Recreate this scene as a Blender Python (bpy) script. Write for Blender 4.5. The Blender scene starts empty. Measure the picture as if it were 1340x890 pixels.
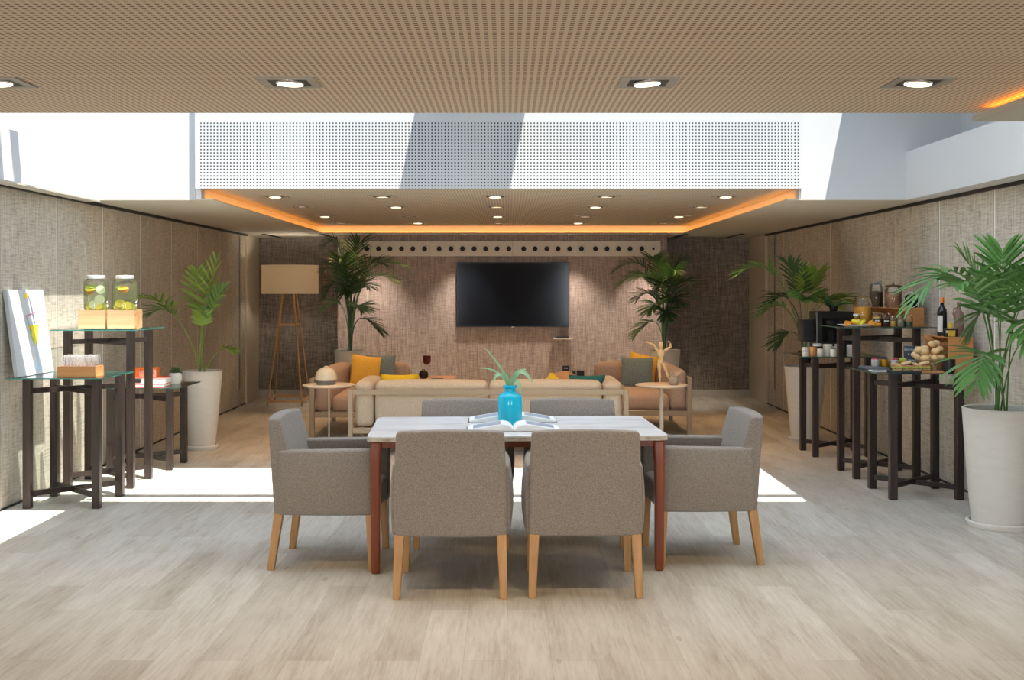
import bpy, bmesh, math, random
from mathutils import Vector, Matrix, Euler
random.seed(7)
S = bpy.context.scene
COL = S.collection
PI = math.pi

# ------------------------------------------------------------------ camera
cam = bpy.data.cameras.new('camera')
cam.sensor_width = 36.0
cam.lens = 36.0 * 1520.0 / 1340.0
cam.shift_x = 6.0 / 1340.0
cam.shift_y = -67.0 / 1340.0
cam.clip_end = 200
camo = bpy.data.objects.new('camera', cam)
COL.objects.link(camo)
camo.location = (0, 0, 1.6)
camo.rotation_euler = (PI / 2, 0, 0)
S.camera = camo

# ------------------------------------------------------------------ view, sky, sun, window light
S.view_settings.view_transform = 'Standard'
S.view_settings.look = 'None'
S.view_settings.exposure = 0.0
S.view_settings.gamma = 1.0
S.view_settings.use_curve_mapping = False
S.cycles.transparent_max_bounces = 32
W = bpy.data.worlds.new('sky')
S.world = W
W.use_nodes = True
W.node_tree.nodes['Background'].inputs[0].default_value = (0.42, 0.67, 1.0, 1)
W.node_tree.nodes['Background'].inputs[1].default_value = 1.35

sun = bpy.data.lights.new('sun', 'SUN')
sun.energy = 15.5
sun.angle = 0.006
sun.color = (1.0, 0.95, 0.87)
suno = bpy.data.objects.new('sun', sun)
COL.objects.link(suno)
SUN_DIR = Vector((-0.20, 0.20, -1.0)).normalized()
suno.rotation_euler = SUN_DIR.to_track_quat('-Z', 'Y').to_euler()
suno.location = (3, 0, 9)

def area(name, loc, rot, sx, sy, e, col):
    l = bpy.data.lights.new(name, 'AREA')
    l.shape = 'RECTANGLE'; l.size = sx; l.size_y = sy; l.energy = e; l.color = col
    o = bpy.data.objects.new(name, l); COL.objects.link(o)
    o.location = loc; o.rotation_euler = rot
    return o
# daylight through the window wall behind the camera
area('window_daylight', (-2.72, -3.9, 1.35), (PI / 2, 0, 0), 1.5, 2.0, 125, (0.98, 0.98, 1.0))
area('window_daylight', (2.72, -3.9, 1.35), (PI / 2, 0, 0), 1.5, 2.0, 125, (0.98, 0.98, 1.0))
# portal for the sky light in the roof opening
po = area('skylight_portal', (0, 7.8, 3.62), (0, 0, 0), 8.0, 4.4, 1, (1, 1, 1))
po.data.cycles.is_portal = True

# ------------------------------------------------------------------ material helpers
def newmat(name):
    m = bpy.data.materials.new(name); m.use_nodes = True
    nt = m.node_tree
    return m, nt, nt.nodes['Principled BSDF']

def N(nt, typ, **kw):
    n = nt.nodes.new(typ)
    for k, v in kw.items():
        setattr(n, k, v)
    return n

def setin(nt, sock, v):
    if isinstance(v, bpy.types.NodeSocket): nt.links.new(v, sock)
    else: sock.default_value = v

def math_(nt, op, a, b=None, c=None):
    n = N(nt, 'ShaderNodeMath', operation=op)
    setin(nt, n.inputs[0], a)
    if b is not None: setin(nt, n.inputs[1], b)
    if c is not None: setin(nt, n.inputs[2], c)
    return n.outputs[0]

def mixc(nt, f, a, b, blend='MIX'):
    n = N(nt, 'ShaderNodeMix', data_type='RGBA', blend_type=blend)
    setin(nt, n.inputs[0], f)
    setin(nt, n.inputs[6], a if isinstance(a, bpy.types.NodeSocket) else (*a, 1))
    setin(nt, n.inputs[7], b if isinstance(b, bpy.types.NodeSocket) else (*b, 1))
    return n.outputs[2]

def mapped(nt, scale, kind='Object', rot=(0, 0, 0)):
    tc = N(nt, 'ShaderNodeTexCoord'); mp = N(nt, 'ShaderNodeMapping')
    nt.links.new(tc.outputs[kind], mp.inputs[0])
    mp.inputs['Scale'].default_value = scale
    mp.inputs['Rotation'].default_value = rot
    return mp.outputs[0]

def noise(nt, vec, scale, detail=3, rough=.55):
    n = N(nt, 'ShaderNodeTexNoise')
    nt.links.new(vec, n.inputs['Vector'])
    n.inputs['Scale'].default_value = scale
    n.inputs['Detail'].default_value = detail
    n.inputs['Roughness'].default_value = rough
    return n.outputs['Fac']

def ramp(nt, fac, stops):
    r = N(nt, 'ShaderNodeValToRGB')
    nt.links.new(fac, r.inputs[0])
    cr = r.color_ramp
    while len(cr.elements) < len(stops): cr.elements.new(.5)
    for e, (p, c) in zip(cr.elements, stops):
        e.position = p; e.color = (*c, 1)
    return r.outputs[0]

def bump(nt, bs, h, strength=.2, dist=.005):
    b = N(nt, 'ShaderNodeBump')
    b.inputs['Strength'].default_value = strength
    b.inputs['Distance'].default_value = dist
    nt.links.new(h, b.inputs['Height'])
    nt.links.new(b.outputs[0], bs.inputs['Normal'])

def plain(name, col, rough=.5, metal=0., var=.06, scale=12., bmp=0., spec=.5, trans=0.):
    m, nt, bs = newmat(name)
    f = noise(nt, mapped(nt, (1, 1, 1)), scale)
    a = tuple(c * (1 - var) for c in col); b = tuple(min(1, c * (1 + var)) for c in col)
    nt.links.new(mixc(nt, f, a, b), bs.inputs['Base Color'])
    bs.inputs['Roughness'].default_value = rough
    bs.inputs['Metallic'].default_value = metal
    bs.inputs['Specular IOR Level'].default_value = spec
    if bmp: bump(nt, bs, f, bmp)
    return m

def fabric(name, c1, c2, sc=260., rough=.95, bmp=.3, sheen=.15):
    m, nt, bs = newmat(name)
    v1 = noise(nt, mapped(nt, (1, 1, .25)), sc, 2)
    v2 = noise(nt, mapped(nt, (.25, .25, 1)), sc, 2)
    f = math_(nt, 'MULTIPLY', math_(nt, 'ADD', v1, v2), .5)
    nt.links.new(ramp(nt, f, [(.36, c1), (.64, c2)]), bs.inputs['Base Color'])
    bs.inputs['Roughness'].default_value = rough
    bs.inputs['Sheen Weight'].default_value = sheen
    bs.inputs['Specular IOR Level'].default_value = .2
    bump(nt, bs, f, bmp, .002)
    return m

def wood(name, c1, c2, axis='Z', sc=30., rough=.45, spec=.4):
    m, nt, bs = newmat(name)
    s = {'X': (.06, 1, 1), 'Y': (1, .06, 1), 'Z': (1, 1, .06)}[axis]
    f = noise(nt, mapped(nt, s), sc, 5, .6)
    nt.links.new(ramp(nt, f, [(.3, c1), (.7, c2)]), bs.inputs['Base Color'])
    bs.inputs['Roughness'].default_value = rough
    bs.inputs['Specular IOR Level'].default_value = spec
    bump(nt, bs, f, .08, .002)
    return m

def emit(name, col, s):
    m, nt, bs = newmat(name)
    bs.inputs['Base Color'].default_value = (*col, 1)
    bs.inputs['Emission Color'].default_value = (*col, 1)
    bs.inputs['Emission Strength'].default_value = s
    return m

def thin_glass(name, tint, refl=1.0, ior=1.5, rough=0.02):
    m, nt, bs = newmat(name)
    out = nt.nodes['Material Output']
    tr = N(nt, 'ShaderNodeBsdfTransparent'); tr.inputs[0].default_value = (*tint, 1)
    gl = N(nt, 'ShaderNodeBsdfGlossy'); gl.inputs['Roughness'].default_value = rough
    fr = N(nt, 'ShaderNodeFresnel'); fr.inputs[0].default_value = ior
    mx = N(nt, 'ShaderNodeMixShader')
    nt.links.new(math_(nt, 'MULTIPLY', fr.outputs[0], refl), mx.inputs[0])
    nt.links.new(tr.outputs[0], mx.inputs[1]); nt.links.new(gl.outputs[0], mx.inputs[2])
    nt.links.new(mx.outputs[0], out.inputs[0])
    return m

def fract_in(nt, x, pitch, half):
    """1 where |fract(x/pitch)-.5| < half"""
    f = math_(nt, 'FRACT', math_(nt, 'DIVIDE', math_(nt, 'ADD', x, 50.0), pitch))
    d = math_(nt, 'ABSOLUTE', math_(nt, 'SUBTRACT', f, .5))
    return math_(nt, 'LESS_THAN', d, half)

def perforated(name, base, hole, axes, pitch, half, ztop=None, rough=.7):
    m, nt, bs = newmat(name)
    tc = N(nt, 'ShaderNodeTexCoord'); sp = N(nt, 'ShaderNodeSeparateXYZ')
    nt.links.new(tc.outputs['Object'], sp.inputs[0])
    a = fract_in(nt, sp.outputs[axes[0]], pitch, half)
    b = fract_in(nt, sp.outputs[axes[1]], pitch, half)
    f = math_(nt, 'MULTIPLY', a, b)
    if ztop is not None:
        f = math_(nt, 'MULTIPLY', f, math_(nt, 'LESS_THAN', sp.outputs[2], ztop))
        f = math_(nt, 'MULTIPLY', f, math_(nt, 'LESS_THAN', math_(nt, 'ABSOLUTE', math_(nt, 'ADD', sp.outputs[0], .065)), 2.555))
    nt.links.new(mixc(nt, f, base, hole), bs.inputs['Base Color'])
    bs.inputs['Roughness'].default_value = rough
    return m

def linen(name, stops, seams=None, sc=1.0, axis='Y'):
    """woven grasscloth wallpaper; seams = (start, pitch) of the panel joints along Y"""
    m, nt, bs = newmat(name)
    tc = N(nt, 'ShaderNodeTexCoord')
    def st(s):
        mp = N(nt, 'ShaderNodeMapping'); nt.links.new(tc.outputs['Object'], mp.inputs[0])
        mp.inputs['Scale'].default_value = s
        return mp.outputs[0]
    v = noise(nt, st((1, 1, .05)), 75 * sc, 3, .75)
    h = noise(nt, st((.07, .07, 1)), 75 * sc, 3, .7)
    big = noise(nt, st((1, 1, .5)), 1.6, 2)
    f = math_(nt, 'ADD', math_(nt, 'MULTIPLY', v, .55), math_(nt, 'MULTIPLY', h, .45))
    f = math_(nt, 'ADD', f, math_(nt, 'MULTIPLY', math_(nt, 'SUBTRACT', big, .5), .12))
    c = ramp(nt, f, stops)
    if seams:
        sp = N(nt, 'ShaderNodeSeparateXYZ'); nt.links.new(tc.outputs['Object'], sp.inputs[0])
        ff = math_(nt, 'FRACT', math_(nt, 'DIVIDE', math_(nt, 'ADD', sp.outputs[1], 20 * seams[1] - seams[0]), seams[1]))
        c = mixc(nt, math_(nt, 'LESS_THAN', ff, .020), c, (.80, .77, .70))
        dk = math_(nt, 'MULTIPLY', math_(nt, 'GREATER_THAN', ff, .020), math_(nt, 'LESS_THAN', ff, .027))
        c = mixc(nt, dk, c, (.22, .20, .17))
    nt.links.new(c, bs.inputs['Base Color'])
    bs.inputs['Roughness'].default_value = .9
    bs.inputs['Specular IOR Level'].default_value = .15
    bump(nt, bs, f, .25, .003)
    return m

M = {}
# floor: pale oak boards running away from the camera
m, nt, bs = newmat('floor_oak')
tc = N(nt, 'ShaderNodeTexCoord'); sp = N(nt, 'ShaderNodeSeparateXYZ'); cb = N(nt, 'ShaderNodeCombineXYZ')
nt.links.new(tc.outputs['Object'], sp.inputs[0])
nt.links.new(sp.outputs[1], cb.inputs[0]); nt.links.new(sp.outputs[0], cb.inputs[1])
br = N(nt, 'ShaderNodeTexBrick')
nt.links.new(cb.outputs[0], br.inputs['Vector'])
br.offset = .37; br.offset_frequency = 2
br.inputs['Scale'].default_value = 1
br.inputs['Brick Width'].default_value = 1.25
br.inputs['Row Height'].default_value = .19
br.inputs['Mortar Size'].default_value = .0012
br.inputs['Color1'].default_value = (.50, .468, .41, 1)
br.inputs['Color2'].default_value = (.61, .585, .535, 1)
br.inputs['Mortar'].default_value = (.43, .40, .34, 1)
gr = noise(nt, mapped(nt, (1, .07, 1)), 52, 7, .72)
gr2 = noise(nt, mapped(nt, (1, .16, 1)), 7, 3, .6)
g = math_(nt, 'ADD', math_(nt, 'MULTIPLY', gr, .55), math_(nt, 'MULTIPLY', gr2, .45))
c = mixc(nt, .8, br.outputs[0], ramp(nt, g, [(.32, (.62, .55, .45)), (.5, (.98, .97, .94)), (.7, (1.25, 1.25, 1.25))]), 'MULTIPLY')
kn = N(nt, 'ShaderNodeTexVoronoi'); nt.links.new(mapped(nt, (2.6, .9, 1)), kn.inputs[0]); kn.inputs['Scale'].default_value = 1.3
kf = math_(nt, 'MULTIPLY', math_(nt, 'LESS_THAN', kn.outputs['Distance'], .05), .35)
c = mixc(nt, kf, c, (.27, .2, .13))
nt.links.new(c, bs.inputs['Base Color'])
bs.inputs['Roughness'].default_value = .5
bs.inputs['Specular IOR Level'].default_value = .2
bump(nt, bs, g, .05, .002)
M['floor'] = m

GR = [(.34, (.27, .235, .185)), (.5, (.52, .475, .395)), (.66, (.70, .65, .56))]
M['wall_l'] = linen('linen_left', GR, (8.33, 1.07), 1.25)
M['wall_r'] = linen('linen_right', GR, (8.62, 1.10), 1.25)
M['wall_tv'] = linen('linen_tv', [(.36, (.22, .165, .14)), (.5, (.42, .34, .30)), (.64, (.60, .51, .46))], None, 1.35)
M['wall_dark'] = linen('linen_dark', [(.36, (.12, .10, .085)), (.5, (.27, .23, .20)), (.64, (.46, .40, .35))], None, 1.35)
M['shaft'] = plain('shaft_white_paint', (.60, .61, .61), .8, var=.015, scale=3)
M['white'] = plain('white_paint', (.83, .83, .82), .75, var=.015, scale=3)
M['soffit'] = plain('soffit_paint', (.54, .52, .45), .8, var=.02, scale=2)
M['cream'] = plain('cream_paint', (.66, .58, .46), .7, var=.03, scale=3)
M['skirting'] = plain('white_skirting', (.62, .58, .52), .5, var=.02)
M['ceil'] = perforated('perforated_ceiling', (.72, .58, .44), (.22, .135, .065), (0, 1), .0282, .25)
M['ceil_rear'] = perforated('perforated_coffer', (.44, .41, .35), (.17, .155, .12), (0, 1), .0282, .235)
M['panel'] = perforated('perforated_fascia', (.58, .59, .59), (.02, .022, .03), (0, 2), .0281, .225, 3.03)
M['black'] = plain('black_gap', (.012, .011, .01), .6)
M['led'] = emit('led_amber', (1.0, .36, .05), 8)
M['lampglow'] = emit('lamp_glow', (1.0, .80, .50), 9)
M['lampglow2'] = emit('rear_lamp_glow', (1.0, .86, .62), 1.6)
M['greytrim'] = plain('grey_metal_trim', (.36, .33, .28), .5, .3)
M['chrome'] = plain('chrome', (.75, .75, .75), .18, 1)
M['lidmetal'] = plain('bright_lid_metal', (.85, .85, .84), .35, .6)
M['alu'] = plain('brushed_aluminium', (.55, .52, .48), .35, .8)
M['chair'] = fabric('chair_grey_fabric', (.15, .125, .108), (.40, .36, .315), 620)
M['oak'] = wood('light_oak', (.42, .22, .08), (.56, .33, .14), 'Z')
M['oakx'] = wood('light_oak_horizontal', (.55, .31, .13), (.72, .45, .22), 'X')
M['redwood'] = wood('red_brown_wood', (.17, .038, .013), (.30, .075, .024), 'Z', rough=.35)
M['darkwood'] = wood('dark_wood', (.016, .011, .009), (.048, .032, .027), 'Z', rough=.38)
M['plywood'] = wood('crate_wood', (.50, .22, .07), (.66, .33, .12), 'X')
M['palebox'] = wood('pale_pine', (.46, .29, .14), (.60, .41, .22), 'X')
m, nt, bs = newmat('white_marble')
mv = mapped(nt, (1, 3.2, 1), rot=(0, 0, .12))
mf = noise(nt, mv, 3.2, 7, .62)
c = ramp(nt, mf, [(.3, (.66, .67, .69)), (.45, (.86, .87, .88)), (.6, (.93, .93, .92))])
nt.links.new(c, bs.inputs['Base Color']); bs.inputs['Roughness'].default_value = .22
M['marble'] = m
m, nt, bs = newmat('white_marble_edge')
mf = noise(nt, mapped(nt, (.4, .4, 1)), 60, 4, .6)
nt.links.new(ramp(nt, mf, [(.35, (.42, .36, .28)), (.6, (.68, .63, .54))]), bs.inputs['Base Color']); bs.inputs['Roughness'].default_value = .5
M['marble_edge'] = m
M['turq'] = plain('turquoise_glaze', (.01, .52, .74), .12, var=.03)
M['leaf'] = plain('palm_leaf_green', (.10, .245, .06), .34, var=.45, scale=3)
M['leafy'] = plain('palm_leaf_yellow_green', (.22, .34, .05), .45, var=.3, scale=3)
M['leafd'] = plain('palm_leaf_dark', (.04, .095, .028), .42, var=.35, scale=3)
M['vaseleaf'] = plain('pale_strap_leaf', (.22, .42, .22), .4, var=.25, scale=20)
M['stemg'] = plain('palm_stem', (.12, .22, .04), .5, var=.25)
M['drystem'] = plain('dry_stem', (.45, .32, .18), .8, var=.2)
M['soil'] = plain('dark_soil', (.03, .02, .015), .95, var=.4, scale=80, bmp=.6)
m, nt, bs = newmat('ribbed_white_planter')
tc = N(nt, 'ShaderNodeTexCoord'); sp = N(nt, 'ShaderNodeSeparateXYZ'); nt.links.new(tc.outputs['Object'], sp.inputs[0])
wv = math_(nt, 'SINE', math_(nt, 'MULTIPLY', sp.outputs[2], 620))
bs.inputs['Base Color'].default_value = (.72, .70, .65, 1); bs.inputs['Roughness'].default_value = .7
pf = noise(nt, mapped(nt, (.3, .3, 1)), 30)
nt.links.new(mixc(nt, pf, (.66, .64, .58), (.76, .74, .69)), bs.inputs['Base Color'])
bump(nt, bs, wv, .25, .002)
M['planter'] = m
M['sofa'] = fabric('beige_sofa_fabric', (.42, .35, .265), (.60, .52, .41), 300, bmp=.15)
M['sofa2'] = fabric('tan_sofa_fabric', (.36, .255, .195), (.52, .395, .315), 300, bmp=.15)
M['taupe'] = plain('taupe_metal', (.34, .28, .20), .5, .1)
M['yellow'] = fabric('yellow_cushion', (.78, .42, .05), (.93, .57, .10), 300, bmp=.15)
M['lemon'] = fabric('lemon_cushion', (.75, .48, .02), (.9, .62, .04), 300, bmp=.15)
M['bluegrey'] = fabric('blue_grey_cushion', (.13, .17, .17), (.22, .28, .28), 300, bmp=.15)
M['teal'] = fabric('teal_cushion', (.02, .11, .10), (.04, .18, .16), 300, bmp=.15)
M['offwhite'] = plain('off_white_lacquer', (.74, .68, .58), .4, var=.02)
M['tvblack'] = plain('tv_bezel', (.012, .012, .014), .3)
M['tvscreen'] = plain('tv_screen', (.005, .007, .012), .10, var=0, spec=.28)
M['glass'] = thin_glass('table_glass', (.90, .96, .94), 1.0)
M['glassedge'] = plain('green_glass_edge', (.04, .21, .18), .15, var=.1)
M['glassedge2'] = plain('dark_green_glass_edge', (.035, .09, .075), .2, var=.1)
M['jar'] = thin_glass('jar_glass', (.97, .985, .98), .8)
m, nt, bs = newmat('lemon_water')
tr = N(nt, 'ShaderNodeBsdfTransparent'); tr.inputs[0].default_value = (.97, .985, .93, 1)
df = N(nt, 'ShaderNodeBsdfTranslucent'); df.inputs[0].default_value = (.72, .80, .55, 1)
d2 = N(nt, 'ShaderNodeBsdfDiffuse'); d2.inputs[0].default_value = (.72, .80, .55, 1)
a1 = N(nt, 'ShaderNodeMixShader'); a1.inputs[0].default_value = .5
a2 = N(nt, 'ShaderNodeMixShader'); a2.inputs[0].default_value = .22
nt.links.new(df.outputs[0], a1.inputs[1]); nt.links.new(d2.outputs[0], a1.inputs[2])
nt.links.new(tr.outputs[0], a2.inputs[1]); nt.links.new(a1.outputs[0], a2.inputs[2]); nt.links.new(a2.outputs[0], nt.nodes['Material Output'].inputs[0])
M['water'] = m
m, nt, bs = newmat('tumbler_glass')
tr = N(nt, 'ShaderNodeBsdfTransparent'); tr.inputs[0].default_value = (.995, .995, .995, 1)
gl = N(nt, 'ShaderNodeBsdfGlossy'); gl.inputs['Roughness'].default_value = .12
d2 = N(nt, 'ShaderNodeBsdfTranslucent'); d2.inputs[0].default_value = (.95, .95, .95, 1)
lw = N(nt, 'ShaderNodeLayerWeight'); lw.inputs[0].default_value = .35
a1 = N(nt, 'ShaderNodeMixShader'); a1.inputs[0].default_value = .5
a2 = N(nt, 'ShaderNodeMixShader')
nt.links.new(math_(nt, 'ADD', math_(nt, 'MULTIPLY', lw.outputs['Facing'], .55), .05), a2.inputs[0])
nt.links.new(gl.outputs[0], a1.inputs[1]); nt.links.new(d2.outputs[0], a1.inputs[2])
nt.links.new(tr.outputs[0], a2.inputs[1]); nt.links.new(a1.outputs[0], a2.inputs[2]); nt.links.new(a2.outputs[0], nt.nodes['Material Output'].inputs[0])
M['tumbler'] = m
m, nt, bs = newmat('lamp_shade_translucent')
tr = N(nt, 'ShaderNodeBsdfTranslucent'); tr.inputs[0].default_value = (.80, .70, .55, 1)
df = N(nt, 'ShaderNodeBsdfDiffuse'); df.inputs[0].default_value = (.82, .74, .60, 1)
a1 = N(nt, 'ShaderNodeMixShader'); a1.inputs[0].default_value = .5
nt.links.new(tr.outputs[0], a1.inputs[1]); nt.links.new(df.outputs[0], a1.inputs[2]); nt.links.new(a1.outputs[0], nt.nodes['Material Output'].inputs[0])
M['shade'] = m
M['lemonf'] = plain('lemon_flesh', (.85, .70, .05), .35, var=.15, scale=50)
M['orangef'] = plain('orange_flesh', (.85, .32, .02), .35, var=.15, scale=50)
M['limef'] = plain('lime_flesh', (.45, .60, .10), .35, var=.15, scale=50)
M['cucumber'] = plain('pale_melon_flesh', (.75, .80, .55), .35, var=.1, scale=50)
M['paper'] = plain('paper_white', (.88, .88, .86), .8, var=.03)
M['print'] = plain('printed_blue_grey', (.36, .40, .47), .7, var=.4, scale=25)
M['coverd'] = plain('dark_book_cover', (.04, .035, .035), .5)
M['canvas'] = plain('white_canvas', (.62, .64, .68), .7, var=.02)
M['canvasside'] = plain('grey_canvas_side', (.38, .42, .43), .7)
M['red'] = plain('red_cover', (.66, .07, .03), .4)
M['orange'] = plain('orange_cover', (.82, .22, .03), .4)
M['creamc'] = plain('cream_card', (.72, .60, .44), .6)
M['ink'] = plain('black_ink', (.02, .02, .02), .6)
M['cork'] = wood('cork_tag', (.38, .22, .10), (.55, .34, .17), 'Z')
M['ceramic'] = plain('white_ceramic', (.74, .74, .68), .25, var=.02)
M['mugprint'] = plain('grey_mug_print', (.30, .31, .28), .4)
M['copper'] = plain('copper_mug', (.75, .36, .14), .3, .5)
M['darkpl'] = plain('black_plastic', (.008, .008, .009), .35)
M['bread'] = plain('bread_crust', (.82, .56, .28), .7, var=.25, scale=25, bmp=.3)
M['breadd'] = plain('dark_bread_crust', (.48, .22, .08), .7, var=.25, scale=25, bmp=.3)
m = fabric('wicker', (.22, .12, .05), (.62, .42, .22), 90, bmp=.9); M['wicker'] = m
M['slate'] = plain('slate_board', (.03, .03, .035), .6, var=.2)
M['slateg'] = plain('grey_slate', (.16, .17, .18), .6, var=.2)
M['chips'] = plain('orange_biscuits', (.80, .36, .05), .7, var=.45, scale=75, bmp=.8)
M['cookie'] = plain('chocolate_cookies', (.12, .06, .035), .8, var=.98, scale=60, bmp=.8)
M['cookie2'] = plain('ginger_cookies', (.44, .23, .13), .8, var=.8, scale=60, bmp=.8)
M['jam'] = plain('dark_jam', (.06, .02, .02), .4, var=.3)
M['honey'] = plain('yellow_preserve', (.70, .45, .08), .5, var=.4, scale=50)
M['seeds'] = plain('mixed_seeds', (.36, .34, .24), .8, var=.9, scale=90)
M['greens'] = plain('green_seeds', (.10, .15, .08), .8, var=.6, scale=90)
M['berry'] = plain('red_berries', (.45, .05, .08), .4, var=.6, scale=60)
M['purple'] = plain('purple_berries', (.10, .02, .09), .4, var=.4, scale=60)
M['yog'] = plain('white_yogurt', (.82, .78, .78), .5)
M['mango'] = plain('mango_puree', (.85, .45, .01), .4)
M['lettuce'] = plain('lettuce_green', (.35, .40, .06), .6, var=.5, scale=30)
M['salmon'] = plain('ham_pink', (.65, .25, .14), .6, var=.3)
M['winegl'] = plain('wine_bottle_glass', (.008, .010, .008), .08)
M['winelabel'] = plain('bottle_label', (.62, .60, .55), .7)
M['yellowcap'] = plain('yellow_cap', (.65, .42, .04), .4, var=.4, scale=60)
M['brownc'] = plain('brown_ceramic', (.22, .13, .10), .5)
M['chalk'] = plain('chalkboard', (.045, .06, .075), .8)
M['chalkw'] = plain('chalk_writing', (.55, .66, .74), .9)
M['woodfig'] = plain('pale_wood_figure', (.82, .60, .33), .45)
M['marb'] = plain('marbled_clay', (.40, .34, .26), .5, var=.4, scale=40)
M['redglass'] = plain('dark_red_glass', (.10, .012, .01), .1)
M['gloss'] = plain('gloss_black', (.01, .01, .01), .06)
M['tanleather'] = plain('tan_leather', (.42, .24, .13), .5, var=.1)
M['domew'] = plain('dome_lacquer', (.70, .66, .54), .2)
M['domeg'] = plain('dome_base_grey', (.22, .22, .20), .5)
M['pink'] = plain('pink_wood', (.62, .38, .26), .4, var=.08)
M['artblue'] = plain('art_pale_blue', (.45, .62, .74), .6)
M['artyellow'] = plain('art_yellow', (.85, .70, .05), .6)
M['artblueg'] = plain('art_slate_blue', (.16, .17, .24), .6)
M['artgreen'] = plain('art_green', (.35, .55, .15), .6)
M['artpink'] = plain('art_plum', (.42, .16, .24), .6)
m, nt, bs = newmat('translucent_fill_sheet')  # translucent white for the added roof sheet that softens the sunlight
out = nt.nodes['Material Output']
d = N(nt, 'ShaderNodeBsdfDiffuse'); t = N(nt, 'ShaderNodeBsdfTranslucent'); mx = N(nt, 'ShaderNodeMixShader')
d.inputs[0].default_value = (.8, .8, .8, 1); t.inputs[0].default_value = (.76, .80, .85, 1); mx.inputs[0].default_value = .6
nt.links.new(d.outputs[0], mx.inputs[1]); nt.links.new(t.outputs[0], mx.inputs[2]); nt.links.new(mx.outputs[0], out.inputs[0])
M['fill_sheet'] = m

# ------------------------------------------------------------------ mesh helpers
def bm_new(): return bmesh.new()

def add_box(bm, x0, x1, y0, y1, z0, z1):
    v = [bm.verts.new(p) for p in ((x0, y0, z0), (x1, y0, z0), (x1, y1, z0), (x0, y1, z0), (x0, y0, z1), (x1, y0, z1), (x1, y1, z1), (x0, y1, z1))]
    for f in ((0, 3, 2, 1), (4, 5, 6, 7), (0, 1, 5, 4), (1, 2, 6, 5), (2, 3, 7, 6), (3, 0, 4, 7)):
        bm.faces.new([v[i] for i in f])
    return v

def rbox(bm, x0, x1, y0, y1, z0, z1, r=.02, seg=3, mid=4, fn=None):
    """rounded box with enough mid cuts to be bent by fn"""
    c = Vector(((x0 + x1) / 2, (y0 + y1) / 2, (z0 + z1) / 2)); h = Vector(((x1 - x0) / 2, (y1 - y0) / 2, (z1 - z0) / 2))
    r = min(r, h.x * .98, h.y * .98, h.z * .98)
    def ax(H):
        l = [-H + r * (1 - math.cos(PI / 2 * k / seg)) if False else -H + r * k / seg for k in range(seg)]
        a = -H + r; b = H - r
        l += [a + (b - a) * k / mid for k in range(mid + 1)]
        l += [H - r * k / seg for k in range(seg - 1, -1, -1)]
        return l
    A = [ax(h.x), ax(h.y), ax(h.z)]
    cache = {}
    def vert(p):
        k = tuple(round(t, 6) for t in p)
        if k in cache: return cache[k]
        q = Vector(p); inner = Vector([max(-h[i] + r, min(h[i] - r, q[i])) for i in range(3)])
        d = q - inner
        if d.length > 1e-9:
            # radial projection of the cube corner onto the sphere
            d = d.normalized() * r
        w = inner + d + c
        if fn: w = Vector(fn(w.x, w.y, w.z))
        cache[k] = bm.verts.new(w)
        return cache[k]
    for i in range(3):
        j, k = (i + 1) % 3, (i + 2) % 3
        for s in (-1, 1):
            for a in range(len(A[j]) - 1):
                for b in range(len(A[k]) - 1):
                    qs = []
                    for (u, v) in ((a, b), (a + 1, b), (a + 1, b + 1), (a, b + 1)):
                        p = [0, 0, 0]; p[i] = s * h[i]; p[j] = A[j][u]; p[k] = A[k][v]
                        qs.append(vert(p))
                    if s < 0: qs.reverse()
                    if len(set(qs)) >= 3:
                        try: bm.faces.new(list(dict.fromkeys(qs)))
                        except ValueError: pass

def lathe(bm, prof, n=24, c=(0, 0, 0), cap=True):
    """prof = [(r, z)...] from bottom to top"""
    rings = []
    for (r, z) in prof:
        if r < 1e-5: rings.append([bm.verts.new((c[0], c[1], c[2] + z))])
        else: rings.append([bm.verts.new((c[0] + r * math.cos(2 * PI * k / n), c[1] + r * math.sin(2 * PI * k / n), c[2] + z)) for k in range(n)])
    for a, b in zip(rings, rings[1:]):
        for k in range(n):
            k2 = (k + 1) % n
            if len(a) == 1 and len(b) == 1: continue
            if len(a) == 1: bm.faces.new((a[0], b[k2], b[k]))
            elif len(b) == 1: bm.faces.new((a[k], a[k2], b[0]))
            else: bm.faces.new((a[k], a[k2], b[k2], b[k]))
    if cap:
        if len(rings[0]) > 1: bm.faces.new(list(reversed(rings[0])))
        if len(rings[-1]) > 1: bm.faces.new(rings[-1])

def tube(bm, pts, rad, n=8, closed=False):
    pts = [Vector(p) for p in pts]
    if not isinstance(rad, (list, tuple)): rad = [rad] * len(pts)
    rings = []
    up = Vector((0, 0, 1))
    for i, p in enumerate(pts):
        if closed: t = pts[(i + 1) % len(pts)] - pts[i - 1]
        else: t = pts[min(i + 1, len(pts) - 1)] - pts[max(i - 1, 0)]
        t.normalize()
        u = up if abs(t.dot(up)) < .95 else Vector((1, 0, 0))
        a = t.cross(u).normalized(); b = t.cross(a)
        rings.append([bm.verts.new(p + (a * math.cos(2 * PI * k / n) + b * math.sin(2 * PI * k / n)) * rad[i]) for k in range(n)])
    m = len(rings)
    for i in range(m if closed else m - 1):
        a, b = rings[i], rings[(i + 1) % m]
        for k in range(n): bm.faces.new((a[k], a[(k + 1) % n], b[(k + 1) % n], b[k]))
    if not closed:
        bm.faces.new(rings[0]); bm.faces.new(list(reversed(rings[-1])))

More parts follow.
